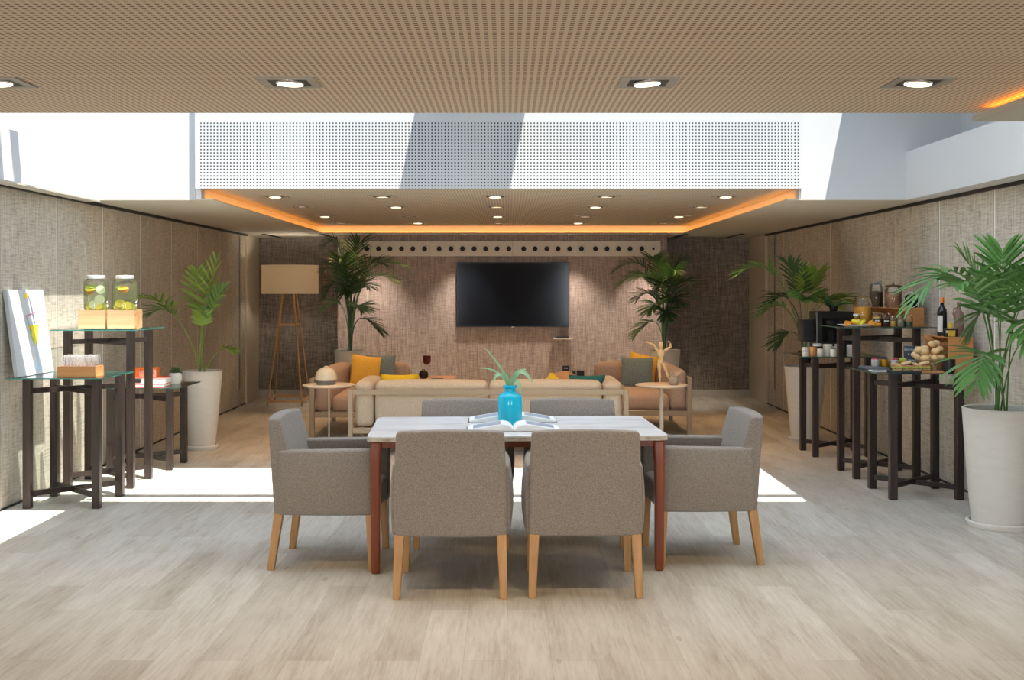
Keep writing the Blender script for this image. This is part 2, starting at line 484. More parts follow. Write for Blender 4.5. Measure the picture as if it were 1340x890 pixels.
def beam(bm, p, q, w, h):
    """rectangular bar from p to q"""
    p = Vector(p); q = Vector(q); t = (q - p).normalized()
    u = Vector((0, 0, 1)) if abs(t.z) < .9 else Vector((0, 1, 0))
    a = t.cross(u).normalized() * w / 2; b = a.cross(t).normalized() * h / 2
    vs = [bm.verts.new(x) for x in (p - a - b, p + a - b, p + a + b, p - a + b, q - a - b, q + a - b, q + a + b, q - a + b)]
    for f in ((0, 1, 2, 3), (4, 7, 6, 5), (0, 4, 5, 1), (1, 5, 6, 2), (2, 6, 7, 3), (3, 7, 4, 0)):
        bm.faces.new([vs[i] for i in f])

def ball(bm, c, r, sx=1, sy=1, sz=1, n=12, rot=None):
    m = Matrix.Translation(c)
    if rot: m = m @ Euler(rot).to_matrix().to_4x4()
    m = m @ Matrix.Diagonal((r * sx, r * sy, r * sz, 1))
    bmesh.ops.create_uvsphere(bm, u_segments=n, v_segments=max(6, n // 2 + 1), radius=1, matrix=m)

def obj(name, bm, mat, parent=None, smooth=True, loc=None, rot=None, bev=0):
    bmesh.ops.recalc_face_normals(bm, faces=bm.faces)
    me = bpy.data.meshes.new(name)
    bm.to_mesh(me); bm.free()
    me.materials.append(M[mat] if isinstance(mat, str) else mat)
    if smooth:
        for p in me.polygons: p.use_smooth = True
        if hasattr(me, 'set_sharp_from_angle'): me.set_sharp_from_angle(angle=math.radians(42))
    o = bpy.data.objects.new(name, me)
    COL.objects.link(o)
    if parent: o.parent = parent
    if loc: o.location = loc
    if rot: o.rotation_euler = rot
    if bev:
        b = o.modifiers.new('bevel', 'BEVEL'); b.width = bev; b.segments = 2; b.limit_method = 'ANGLE'
    return o

def boxo(name, x0, x1, y0, y1, z0, z1, mat, parent=None, bev=0, **kw):
    bm = bm_new(); add_box(bm, x0, x1, y0, y1, z0, z1)
    return obj(name, bm, mat, parent, smooth=False, bev=bev, **kw)

def tag(o, label, cat, group=None):
    o['label'] = label; o['category'] = cat
    if group: o['group'] = group
    return o

def thing(name, label, cat, loc=(0, 0, 0), rz=0, group=None):
    o = bpy.data.objects.new(name, None); COL.objects.link(o)
    o.empty_display_size = .1
    o.location = loc; o.rotation_euler = (0, 0, rz)
    return tag(o, label, cat, group)

def struct(name, x0, x1, y0, y1, z0, z1, mat):
    o = boxo(name, x0, x1, y0, y1, z0, z1, mat)
    o['kind'] = 'structure'
    return o

def dup(root, loc, rz=0, label=None, group=None):
    def cp(o, par):
        c = o.copy(); COL.objects.link(c)
        if par: c.parent = par
        for ch in o.children: cp(ch, c)
        return c
    r = cp(root, None); r.location = loc; r.rotation_euler = (0, 0, rz)
    if label: r['label'] = label
    if group: r['group'] = group
    return r

def text(name, s, size, mat, parent, loc, rot, ext=.0006):
    cu = bpy.data.curves.new(name, 'FONT'); cu.body = s; cu.size = size; cu.extrude = ext
    cu.align_x = 'CENTER'; cu.align_y = 'CENTER'
    cu.materials.append(M[mat])
    o = bpy.data.objects.new(name, cu); COL.objects.link(o); o.parent = parent
    o.location = loc; o.rotation_euler = rot
    me = bpy.data.meshes.new_from_object(o)
    me.materials.clear(); me.materials.append(M[mat])
    bpy.data.objects.remove(o); bpy.data.curves.remove(cu)
    o = bpy.data.objects.new(name, me); COL.objects.link(o); o.parent = parent
    o.location = loc; o.rotation_euler = rot
    return o

# ------------------------------------------------------------------ the room
XL, XR = -3.65, 3.62
struct('floor', -4.2, 4.2, -4.2, 17.5, -.1, 0, 'floor')
struct('wall_left', XL - .1, XL, -4.0, 16.2, 0, 2.36, 'wall_l')
struct('wall_right', XR, XR + .1, -4.0, 16.2, 0, 2.36, 'wall_r')
struct('wall_left', XL - .15, -3.70, 16.2, 17.3, 0, 2.36, 'cream')
struct('wall_right', 3.60, 3.8, 16.2, 17.3, 0, 2.36, 'cream')
struct('wall_rear', -3.9, 3.9, 17.3, 17.4, 0, 2.36, 'wall_dark')
struct('wall_television', -2.41, 2.27, 16.5, 17.3, 0, 2.36, 'wall_tv')
struct('baseboard_left', -3.70, -2.41, 17.28, 17.3, 0, .10, 'skirting')
struct('baseboard_right', 2.27, 3.60, 17.28, 17.3, 0, .10, 'skirting')
struct('trim_1', XL, XL + .035, -4, 16.2, 2.335, 2.36, 'black')
struct('trim_2', XR - .035, XR, -4, 16.2, 2.335, 2.36, 'black')
struct('trim_3', XL, XL + .012, -4, 16.2, 0, .014, 'black')
struct('trim_4', XR - .012, XR, -4, 16.2, 0, .014, 'black')
struct('trim_5', XL, XL + .02, 15.72, 15.78, 0, 2.325, 'chrome')
struct('trim_6', XR - .02, XR, 15.62, 15.68, 0, 2.325, 'chrome')
struct('trim_7', XL - .02, XL + .02, 16.16, 16.22, 0, 2.36, 'cream')
struct('trim_8', 3.585, 3.66, 16.16, 16.22, 0, 2.36, 'cream')
for i, x in enumerate((-3.36, -2.56, 2.46, 3.24)):
    struct('trim_%d' % (18 + i), x - .03, x + .03, 16.0, 17.3, 2.352, 2.3595, 'black')
# front ceiling (perforated) and the cove lip on its right
struct('ceiling_front', -4.1, 4.1, -4.1, 5.68, 2.46, 2.56, 'ceil')
struct('ceiling_cove', 2.22, 3.66, -4.0, 5.55, 2.40, 2.425, 'soffit')
boxo('led_strip', 2.27, 2.30, -4.0, 5.50, 2.425, 2.430, 'led')
tag(bpy.data.objects['led_strip'], 'warm amber light strip in the cove at the right edge of the near ceiling', 'light strip')
# rear soffit with a raised perforated coffer
struct('ceiling_soffit', -4.1, -2.52, 9.96, 17.4, 2.36, 2.372, 'soffit')
struct('ceiling_soffit', 2.40, 4.1, 9.96, 17.4, 2.36, 2.372, 'soffit')
struct('ceiling_soffit', -2.52, 2.40, 15.8, 17.4, 2.36, 2.372, 'soffit')
struct('ceiling_coffer', -2.80, 2.70, 9.972, 16.1, 2.46, 2.56, 'ceil_rear')
struct('trim_9', -2.70, -2.63, 9.972, 15.9, 2.372, 2.46, 'white')
struct('trim_10', 2.50, 2.57, 9.972, 15.9, 2.372, 2.46, 'white')
struct('trim_11', -2.70, 2.57, 15.9, 15.97, 2.372, 2.46, 'white')
for nm, b, lb in (('led_strip', (-2.60, -2.58, 10.1, 15.87), 'warm amber light strip along the left side of the rear ceiling coffer'),
              ('led_strip', (2.45, 2.47, 10.1, 15.87), 'warm amber light strip along the right side of the rear ceiling coffer'),
              ('led_strip', (-2.56, 2.43, 15.85, 15.87), 'warm amber light strip along the far side of the rear ceiling coffer')):
    tag(boxo(nm, b[0], b[1], b[2], b[3], 2.372, 2.378, 'led'), lb, 'light strip')
# roof slabs above the soffits keep the daylight out
struct('ceiling_slab', -4.1, 4.1, 10.06, 17.4, 2.57, 2.65, 'white')
# skylight shaft
struct('wall_shaft_far', -4.1, -2.68, 9.96, 10.06, 2.372, 3.6, 'shaft')
struct('wall_shaft_far', 2.515, 4.1, 9.96, 10.06, 2.372, 3.6, 'shaft')
struct('wall_shaft_fascia', -2.66, 2.52, 9.89, 9.96, 2.453, 3.6, 'panel')
struct('wall_shaft_near', -4.1, 4.1, 5.58, 5.68, 2.56, 3.6, 'shaft')
struct('wall_shaft_left', -4.15, -3.58, 5.68, 9.96, 2.36, 2.75, 'shaft')
struct('trim_17', -3.64, -3.49, 5.68, 9.95, 2.345, 2.359, 'soffit')  # overhang added to keep the sun off the upper left wall
struct('wall_shaft_left', -4.15, -4.0, 5.68, 9.96, 2.75, 3.6, 'shaft')
struct('wall_shaft_right', 3.41, 4.0, 5.68, 9.96, 2.36, 2.77, 'shaft')
struct('wall_shaft_right', 3.88, 4.15, 5.68, 9.96, 2.77, 3.6, 'shaft')
# skylight roof: beams, a solid bay on the right and an added translucent sheet over the near bay
ZR = 3.5
struct('trim_12', -4.1, 4.1, 7.67, 8.02, ZR, ZR + .1, 'shaft')
struct('trim_13', -4.1, 2.97, 8.20, 8.32, ZR, ZR + .1, 'shaft')
struct('trim_14', -.69, .23, 8.02, 10.05, ZR, ZR + .1, 'shaft')
struct('trim_15', 2.97, 4.1, 8.02, 10.05, ZR, ZR + .1, 'shaft')
struct('trim_16', -2.47, -2.40, 5.6, 7.67, ZR, ZR + .1, 'shaft')
bm = bm_new()
vv = [bm.verts.new(p) for p in ((-2.40, 5.6, ZR + .05), (4.1, 5.6, ZR + .05), (4.1, 7.67, ZR + .05), (-2.40, 7.67, ZR + .05))]
bm.faces.new(vv)
o = obj('added_fill_sheet', bm, 'fill_sheet', smooth=False); o['kind'] = 'structure'  # added unseen sheet, spreads sun as soft fill onto the dining table
# wall behind the camera with its big windows
struct('wall_front', -4.1, 4.1, -4.1, -4.0, 0, .25, 'white')
struct('wall_front', -4.1, 4.1, -4.1, -4.0, 2.42, 2.5, 'white')
for x, w in ((-3.65, .12), (0, 1.85), (3.62, .12)):
    struct('wall_front', x - w, x + w, -4.1, -4.0, .25, 2.42, 'wall_dark')

# ------------------------------------------------------------------ dining table
def dining_table():
    t = thing('dining_table', 'rectangular dining table with white marble top and red-brown wooden legs', 'table', (.04, 7.03, 0), math.radians(2.6))
    hw, hd, ht = .85, .51, .772
    def slab(z0, z1, ins):
        bm = bm_new(); r = .05; pts = []
        for (cx, cy, a0) in ((hw - ins - r, hd - ins - r, 0), (-hw + ins + r, hd - ins - r, 90), (-hw + ins + r, -hd + ins + r, 180), (hw - ins - r, -hd + ins + r, 270)):
            for k in range(7):
                a = math.radians(a0 + 15 * k); pts.append((cx + r * math.cos(a), cy + r * math.sin(a)))
        lo = [bm.verts.new((x, y, z0)) for x, y in pts]; hi = [bm.verts.new((x, y, z1)) for x, y in pts]
        bm.faces.new(list(reversed(lo))); bm.faces.new(hi)
        for i in range(len(pts)):
            j = (i + 1) % len(pts); bm.faces.new((lo[i], lo[j], hi[j], hi[i]))
        return bm
    obj('tabletop', slab(ht - .006, ht, 0), 'marble', t)
    obj('tabletop_edge', slab(ht - .028, ht - .006, 0), 'marble_edge', t)
    bm = bm_new(); z0, z1 = ht - .065, ht - .028
    for s in (-1, 1):
        add_box(bm, -hw + .06, hw - .06, s * (hd - .04) - .011, s * (hd - .04) + .011, z0, z1)
        add_box(bm, s * (hw - .045) - .011, s * (hw - .045) + .011, -hd + .06, hd - .06, z0, z1)
    obj('apron', bm, 'redwood', t, smooth=False, bev=.002)
    for sx in (-1, 1):
        for sy in (-1, 1):
            bm = bm_new()
            def taper(x, y, z, sx=sx, sy=sy):
                k = 1 - .22 * (1 - z / ht)
                fl = max(0, (z - (ht - .12)) / .12) ** 2 * .018
                cx, cy = sx * (hw - .047), sy * (hd - .047)
                return (cx + (x - cx) * k - sx * fl * (1 if (x - cx) * sx < 0 else 0), cy + (y - cy) * k, z)
            rbox(bm, sx * (hw - .047) - .03, sx * (hw - .047) + .03, sy * (hd - .047) - .03, sy * (hd - .047) + .03, 0, ht - .028, .012, 2, 6, taper)
            obj('leg', bm, 'redwood', t)
    return t
dining_table()

# ------------------------------------------------------------------ dining armchairs
def armchair():
    t = thing('dining_armchair', '', 'chair')
    W2 = .295
    bm = bm_new()                                     # backrest: leaning, slightly narrower at the top
    def fb(x, y, z):
        u = (z - .315) / .545
        y0 = -.285 - .04 * u                         # outer face
        k = (y + .30) / .17                          # 0 outer .. 1 inner
        th = .165 - .095 * max(0, u) ** 1.3
        xx = x * (1.0 - .055 * max(0, u) ** 1.5)
        yy = y0 + k * th - .018 * (1 - (x / W2) ** 2) * (1 if k < .5 else .6)
        return (xx, yy, z + .010 * (1 - (x / W2) ** 2) * (1 if u > .9 else 0))
    rbox(bm, -W2, W2, -.30, -.13, .315, .86, .017, 3, 8, fb)
    obj('backrest', bm, 'chair', t)
    for s in (-1, 1):
        bm = bm_new()
        def fa(x, y, z, s=s):
            u = (y + .26) / .56; v = (z - .315) / .365
            out = .038 * math.sin(PI * min(1, max(0, .15 + .85 * u))) * (.35 + .65 * math.sin(PI * min(1, max(0, v * .85 + .1))))
            return (x + s * out, y - .02 * v * 0, z + .010 * u * v)
        x0, x1 = sorted((s * .205, s * .293))
        rbox(bm, x0, x1, -.26, .30, .315, .68, .015, 3, 8, fa)
        obj('armrest', bm, 'chair', t)
    bm = bm_new()
    rbox(bm, -.225, .225, -.19, .29, .315, .47, .03, 3, 6, lambda x, y, z: (x, y, z + (.02 * (1 - (x / .225) ** 2) * (1 - ((y - .05) / .24) ** 2) if z > .42 else 0)))
    obj('seat', bm, 'chair', t)
    for sx in (-1, 1):
        for sy in (-1, 1):
            bm = bm_new()
            cx, cy = sx * .265, sy * .262
            def fl(x, y, z, cx=cx, cy=cy, sx=sx, sy=sy):
                u = 1 - z / .325; k = 1 - .28 * u
                return (cx + (x - cx) * k + sx * .012 * u, cy + (y - cy) * k + sy * (.045 if sy < 0 else .01) * u, z)
            rbox(bm, cx - .026, cx + .026, cy - .026, cy + .026, 0, .325, .004, 1, 3, fl)
            obj('leg', bm, 'oak', t)
    return t
ch = armchair()
R = math.radians
G = 'dining armchairs around the marble table'
ch.location = (-.298, 6.30, 0); ch.rotation_euler = (0, 0, R(.5))
ch['label'] = 'grey fabric armchair seen from behind at the near side of the table, left one'; ch['group'] = G
for x, y, a, lb in ((.405, 6.32, 0, 'grey fabric armchair seen from behind at the near side of the table, right one'),
                    (-1.03, 6.88, -92, 'grey fabric dining armchair seen side on at the left end of the marble table'),
                    (1.145, 6.99, 93, 'grey fabric dining armchair seen side on at the right end of the marble table'),
                    (-.285, 7.43, 180, 'grey armchair at the far side of the table, left one, behind the turquoise vase'),
                    (.435, 7.45, 181, 'grey armchair at the far side of the table, right one, facing the camera')):
    dup(ch, (x, y, 0), R(a), lb, G)

# ------------------------------------------------------------------ vase, leaves and open books on the table
t = thing('vase', 'turquoise glazed bottle vase holding a few pale green strap leaves on the marble table', 'vase', (.016, 7.06, .7722))
bm = bm_new()
lathe(bm, [(0, 0), (.062, 0), (.070, .006), (.073, .03), (.074, .12), (.073, .165), (.066, .185), (.045, .197), (.036, .203), (.034, .222), (.043, .230), (.044, .240), (.036, .243), (.028, .236), (.026, .20), (0, .19)], 32)
obj('vase_body', bm, 'turq', t)
def strap(name, pts, w, mat, par):
    """curved strap leaf through bezier points"""
    bm = bm_new(); P = [Vector(p) for p in pts]; n = 12; rows = []
    for i in range(n + 1):
        u = i / n
        p = ((1 - u) ** 2) * P[0] + 2 * u * (1 - u) * P[1] + u * u * P[2]
        d = (2 * (1 - u) * (P[1] - P[0]) + 2 * u * (P[2] - P[1])).normalized()
        s = d.cross(Vector((.15, -.6, .75))).normalized()
        ww = w * (math.sin(PI * min(1, u * .85 + .15)) ** .6) * (1 if u < .999 else .1)
        nn = s.cross(d).normalized()
        rows.append([bm.verts.new(p - s * ww), bm.verts.new(p - nn * ww * .35), bm.verts.new(p + s * ww)])
    for a, b in zip(rows, rows[1:]):
        for k in range(2): bm.faces.new((a[k], a[k + 1], b[k + 1], b[k]))
    o = obj(name, bm, mat, par)
    return o
for pts, w in (([(0, 0, .22), (-.04, 0, .36), (-.165, -.02, .48)], .006), ([(0, 0, .22), (-.06, .01, .36), (-.20, .0, .345)], .006),
               ([(0, 0, .22), (-.07, -.02, .38), (-.105, -.05, .255)], .011), ([(0, 0, .22), (.05, -.01, .42), (.145, -.02, .245)], .014),
               ([(0, 0, .22), (.03, .02, .33), (.10, .02, .34)], .011), ([(0, 0, .22), (.05, -.04, .33), (.065, -.07, .20)], .011),
               ([(0, 0, .22), (-.03, .03, .33), (-.05, .05, .32)], .010)):
    strap('leaf', pts, w * 1.35, 'vaseleaf', t)

def open_book(loc, rz, w, d, hump, label):
    t = thing('open_book', label, 'book', loc, rz, 'open books on the marble table')
    bm = bm_new(); add_box(bm, -w, w, -d / 2, d / 2, 0, .003); obj('cover', bm, 'coverd', t, smooth=False)
    for s in (-1, 1):
        def prof(u):  # u 0 at spine .. 1 at edge
            return .004 + hump * (math.sin(min(1, u * 3.4) * PI / 2) * (1 - u) ** .9) + .012 * (1 - u) + .006
        bm = bm_new(); n = 14; rows = []
        for i in range(n + 1):
            u = i / n; x = s * u * (w - .006)
            top = prof(u) if i else .008
            rows.append([bm.verts.new((x, -d / 2 + .004, .003)), bm.verts.new((x, -d / 2 + .004, top)), bm.verts.new((x, d / 2 - .004, top)), bm.verts.new((x, d / 2 - .004, .003))])
        for a, b in zip(rows, rows[1:]):
            for k in range(4): bm.faces.new((a[k], a[(k + 1) % 4], b[(k + 1) % 4], b[k]))
        bm.faces.new(rows[0]); bm.faces.new(list(reversed(rows[-1])))
        pg = obj('page_block', bm, 'paper', t)
        bm = bm_new(); rows = []
        for i in range(9):
            u = .28 + .6 * i / 8; x = s * u * (w - .006); z = prof(u) + .0012
            rows.append([bm.verts.new((x, -d / 2 + .05, z)), bm.verts.new((x, d / 2 - .035, z))])
        for a, b in zip(rows, rows[1:]): bm.faces.new((a[0], a[1], b[1], b[0]))
        obj('printed_picture', bm, 'print', pg)
    return t
open_book((.035, 6.83, .7724), R(2), .275, .25, .030, 'open book with curved white pages in front of the turquoise vase')
open_book((.03, 7.29, .7724), R(1.5), .275, .25, .034, 'open book with dark cover edge behind the turquoise vase')

# ------------------------------------------------------------------ tall glass-topped side tables
def glass_table(name_label, cx, cy, h, fw, fd, gx0, gx1, gy0, gy1, group, dark=False, low=.105, gap=.10):
    t = thing('glass_side_table', name_label, 'table', (cx, cy, 0), 0, group)
    a, b = fw / 2, fd / 2; l = .057
    zt = h - .011
    for sx in (-1, 1):
        for sy in (-1, 1):
            bm = bm_new()
            x = sx * (a - l / 2); y = sy * (b - l / 2)
            add_box(bm, x - l / 2, x + l / 2, y - l / 2, y + l / 2, 0, zt)
            obj('leg', bm, 'darkwood', t, smooth=False, bev=.003)
    for z in (low, h - gap):
        for k, (p, q) in enumerate((((-a + l / 2, -b + l / 2), (a - l / 2, b - l / 2)), ((-a + l / 2, b - l / 2), (a - l / 2, -b + l / 2)))):
            bm = bm_new(); dz = .012 * k
            beam(bm, (*p, z - dz), (*q, z - dz), .03, .038)
            obj('stretcher', bm, 'darkwood', t, smooth=False, bev=.002)
    bm = bm_new(); vs = [(gx0 - cx, gy0 - cy), (gx1 - cx, gy0 - cy), (gx1 - cx, gy1 - cy), (gx0 - cx, gy1 - cy)]
    e = .0015
    add_box(bm, gx0 - cx + e, gx1 - cx - e, gy0 - cy + e, gy1 - cy - e, h - .008, h)
    gp = obj('glass_top', bm, 'glass', t, smooth=False)
    bm = bm_new()
    hi = [bm.verts.new((x, y, h)) for x, y in vs]; lo = [bm.verts.new((x, y, h - .008)) for x, y in vs]
    for i in range(4):
        j = (i + 1) % 4; bm.faces.new((lo[i], lo[j], hi[j], hi[i]))
    obj('glass_edge', bm, 'glassedge2' if dark else 'glassedge', gp, smooth=False)
    return t
GL, GRR = 'glass side tables by the left wall', 'glass side tables by the right wall'
glass_table('medium-height glass-topped dark wood table nearest on the left, holding the cocktail picture', -3.245, 8.72, .955, .56, .56, -3.62, -2.915, 8.37, 9.08, GL)
glass_table('tallest glass-topped dark wood table on the left, holding the lemon water dispensers', -3.27, 9.54, 1.275, .56, .52, -3.62, -2.93, 9.20, 9.92, GL)
glass_table('low glass-topped dark wood table on the left, holding books and a small succulent', -3.24, 10.47, .735, .58, .50, -3.62, -2.87, 10.12, 10.86, GL, True)
glass_table('glass-topped dark wood table nearest on the right, holding the bread crate', 3.175, 9.06, .963, .56, .56, 2.77, 3.585, 8.74, 9.46, GRR, True)
glass_table('tallest glass-topped dark wood table on the right, holding fruit and biscuit jars', 3.19, 10.01, 1.28, .56, .52, 2.77, 3.585, 9.66, 10.42, GRR, True)
glass_table('glass-topped dark wood table on the right holding mugs and the black coffee machine', 3.18, 11.28, .96, .56, .52, 2.77, 3.56, 10.94, 11.66, GRR, True)

# ------------------------------------------------------------------ potted palms
def frond(par, base, tip, apex, ll, n, mat, w=.011, name='frond', t0=.38, droop=.45, stemr=.006, face=None, lim=None):
    """one palm frond: arching stalk from base over apex to tip, two rows of drooping leaflets"""
    P0, P1, P2 = Vector(base), Vector(apex), Vector(tip)
    C = 2 * P1 - .5 * (P0 + P2)                       # quadratic control so that the curve passes the apex
    def B(u): return ((1 - u) ** 2) * P0 + 2 * u * (1 - u) * C + u * u * P2
    def D(u): return (2 * (1 - u) * (C - P0) + 2 * u * (P2 - C)).normalized()
    bm = bm_new()
    tube(bm, [B(i / 12) for i in range(13)], [stemr * (1 - .75 * i / 12) for i in range(13)], 5)
    for i in range(n):
        u = t0 + (1 - t0) * (i + .5) / n
        p = B(u); d = D(u)
        side = d.cross(Vector((0, 0, 1)))
        if side.length < .2: side = Vector((1, 0, 0))
        side.normalize()
        if face is not None: side = (side + Vector(face)).normalized()
        nrm = side.cross(d).normalized()
        f = (i + .5) / n
        L = ll * (.45 + .75 * math.sin(PI * min(1, .18 + .78 * f))) * random.uniform(.85, 1.1)
        for s in (-1, 1):
            dr = (side * s * (1 - .45 * f) + d * (.45 + .6 * f) + nrm * random.uniform(.05, .35)).normalized()
            q = p.copy(); rows = []; seg = 5
            vel = dr.copy()
            for k in range(seg + 1):
                uu = k / seg
                ww = w * (math.sin(PI * min(1, .12 + .88 * uu * .98)) ** .7) * (.05 if k == seg else 1)
                sd = vel.cross(nrm)
                sd = sd.normalized() if sd.length > 1e-3 else side
                nn = sd.cross(vel).normalized()
                rows.append([bm.verts.new(q - sd * ww), bm.verts.new(q - nn * ww * .5), bm.verts.new(q + sd * ww)])
                q = q + vel * L / seg
                vel = (vel + Vector((0, 0, -1)) * droop * (.35 + .65 * uu) / seg * 1.6).normalized()
            for a, b in zip(rows, rows[1:]):
                for k in range(2): bm.faces.new((a[k], a[k + 1], b[k + 1], b[k]))
    if lim:
        for v in bm.verts:
            v.co.x = max(lim[0], min(lim[1], v.co.x)); v.co.z = min(v.co.z, lim[2])
    o = obj(name, bm, mat, par)
    return o

def planter(t, r0, r1, h, saucer=True):
    bm = bm_new()
    pr = [(0, .02), (r0, .02)]
    for k in range(1, 9): pr.append((r0 + (r1 - r0) * (k / 8) ** .85, .02 + (h - .03) * k / 8))
    pr += [(r1 + .003, h - .006), (r1 - .004, h), (r1 - .018, h - .002), (r1 - .024, h - .06), (0, h - .06)]
    lathe(bm, pr, 48)
    pot = obj('pot', bm, 'planter', t)
    bm = bm_new(); lathe(bm, [(0, h - .058), (r1 - .026, h - .056), (r1 * .5, h - .045), (0, h - .04)], 24); obj('soil', bm, 'soil', t)
    if saucer:
        bm = bm_new(); lathe(bm, [(0, 0), (r0 + .03, 0), (r0 + .036, .008), (r0 + .036, .038), (r0 + .028, .044), (r0 + .016, .042), (r0 + .01, .02), (0, .02)], 48)
        obj('saucer', bm, 'planter', t)

def palm(label, loc, r0, r1, h, fr, mats, ll, w, n=16, stems=None, inner=False, saucer=True, droop=.45, tight=False, group='tall potted palms in white planters'):
    t = thing('potted_palm', label, 'potted plant', loc, 0, group)
    planter(t, r0, r1, h, saucer)
    zb = h - .05
    if inner:
        bm = bm_new(); lathe(bm, [(0, h - .055), (.05, h - .055), (.075, h + .15), (.068, h + .155), (.065, h + .13), (0, h + .13)], 20)
        obj('nursery_pot', bm, 'darkpl', t); zb = h + .13
    for i, f in enumerate(fr):
        dx, dy, zt, za = f[:4]
        t0 = f[4] if len(f) > 4 else .42
        a = random.uniform(0, 2 * PI); rr = random.uniform(.01, .05 if not (inner or tight) else .03)
        b = (rr * math.cos(a), rr * math.sin(a), zb)
        ap = (dx * f[5] if len(f) > 5 else dx * (.3 if tight else .42), dy * .35, za)
        frond(t, b, (dx, dy, zt), ap, ll * (f[6] if len(f) > 6 else 1), n, mats[i % len(mats)], w, t0=t0, droop=droop, stemr=.011 if tight else .006, lim=(-3.63 - loc[0], 3.60 - loc[0], 2.34))
    return t

# near right palm
palm('largest potted palm, at the right edge in a tall white ribbed planter', (3.325, 7.83, 0), .185, .245, .80,
     [(-.66, -.12, 1.47, 1.66, .50, .36), (-.20, .10, 1.80, 1.46, .45), (-.03, -.10, 1.84, 1.46, .45), (.24, -.15, 1.74, 1.46, .48),
      (-.42, -.30, 1.62, 1.50, .45), (-.24, -.20, .98, 1.16, .50), (.20, -.42, 1.02, 1.25, .48), (-.17, .06, 1.30, 1.40, .48),
      (.20, -.30, 1.45, 1.55, .45), (.06, -.45, 1.66, 1.44, .48), (.02, -.50, 1.20, 1.36, .5), (-.15, -.32, 1.66, 1.40, .5)],
     ['leaf'], .27, .0165, 10, droop=.6)
# left palm with few fronds
palm('potted palm with few yellow-green fronds beside the left wall, behind the low table', (-3.06, 11.62, 0), .13, .205, .785,
     [(-.50, -.55, 1.50, 1.36, .52, .45), (-.42, -.25, 1.36, 1.30, .55, .5), (.17, -.05, 1.90, 1.35, .5, .2, .8), (-.05, .05, 1.78, 1.3, .55, .3, .8), (.24, -.1, 1.62, 1.28, .5, .3, .7), (.33, -.1, .98, .98, .6, .55, .5), (.04, -.1, 1.34, 1.12, .7, .3, .5)],
     ['leafy', 'leaf', 'leafy'], .25, .017, 8, droop=.4)
# right far palm
palm('potted palm beside the right wall, behind the table with the coffee machine', (3.15, 12.3, 0), .14, .215, .785,
     [(-.72, -.1, 1.76, 1.72, .5, .42), (.08, -.15, 1.75, 1.50, .55, .3), (-.20, -.1, 1.86, 1.52, .5, .35), (-.46, -.05, 1.34, 1.38, .55), (.20, -.35, 1.42, 1.42, .55), (-.30, -.05, 1.02, 1.14, .6), (-.05, -.3, 1.5, 1.4, .6), (.28, -.5, 1.48, 1.42, .6), (-.3, .2, 1.45, 1.45, .6)],
     ['leaf', 'leafy', 'leafd'], .24, .014, 14, inner=True)
# rear palms
palm('dark green potted palm in front of the air vent panel, behind the left sofa corner', (-2.09, 15.4, 0), .15, .205, .79,
     [(-.28, -.1, 2.20, 1.95, .45), (.18, -.15, 2.18, 1.9, .45), (.78, -.1, 1.86, 1.80, .45), (.50, -.2, 1.90, 1.76, .45), (-.32, 0, 1.52, 1.60, .5), (-.32, -.05, 1.32, 1.36, .55), (.42, -.1, 1.02, 1.20, .6), (-.1, -.3, 1.98, 1.75, .45), (.65, -.3, 1.68, 1.66, .5), (.1, -.4, 1.75, 1.6, .45), (-.25, -.3, 1.85, 1.7, .45), (.22, -.3, 1.32, 1.3, .6), (-.02, -.3, 1.55, 1.5, .5), (.3, -.35, 1.62, 1.55, .5)],
     ['leafd', 'leafd', 'leaf'], .25, .011, 18, saucer=True, tight=True)
palm('dark green potted palm right of the television, behind the wooden figure', (2.08, 15.4, 0), .15, .21, .79,
     [(-.66, -.1, 1.84, 1.80, .48), (-.62, -.1, 1.64, 1.68, .5), (.28, -.1, 1.96, 1.72, .45), (.44, -.1, 1.44, 1.50, .5), (-.40, -.1, .98, 1.16, .6), (-.18, -.2, 1.98, 1.72, .45), (-.38, -.2, 1.46, 1.45, .5), (.1, -.35, 1.82, 1.66, .45), (-.1, -.4, 1.62, 1.55, .48), (.15, -.3, 1.4, 1.4, .5), (-.42, -.3, 1.72, 1.62, .48), (.0, -.2, 1.25, 1.25, .6), (.32, -.3, 1.66, 1.55, .5), (-.25, -.3, 1.3, 1.35, .55)],
     ['leafd', 'leaf', 'leafd'], .24, .011, 18, saucer=True, tight=True)

# ------------------------------------------------------------------ sofas
def cushion(bm, x0, x1, y0, y1, z0, z1, r=.05, puff=.02, top=0):
    cx, cy, cz = (x0 + x1) / 2, (y0 + y1) / 2, (z0 + z1) / 2; hx, hy, hz = (x1 - x0) / 2, (y1 - y0) / 2, (z1 - z0) / 2
    def f(x, y, z):
        u, v, w_ = (x - cx) / hx, (y - cy) / hy, (z - cz) / hz
        b = lambda a, c: max(0, (1 - a * a)) * max(0, (1 - c * c))
        return (x + u * puff * b(v, w_) * .6, y + v * puff * b(u, w_) * .6, z + w_ * puff * b(u, v) + (top * b(u, v) if w_ > .8 else 0))
    rbox(bm, x0, x1, y0, y1, z0, z1, r, 4, 6, f)

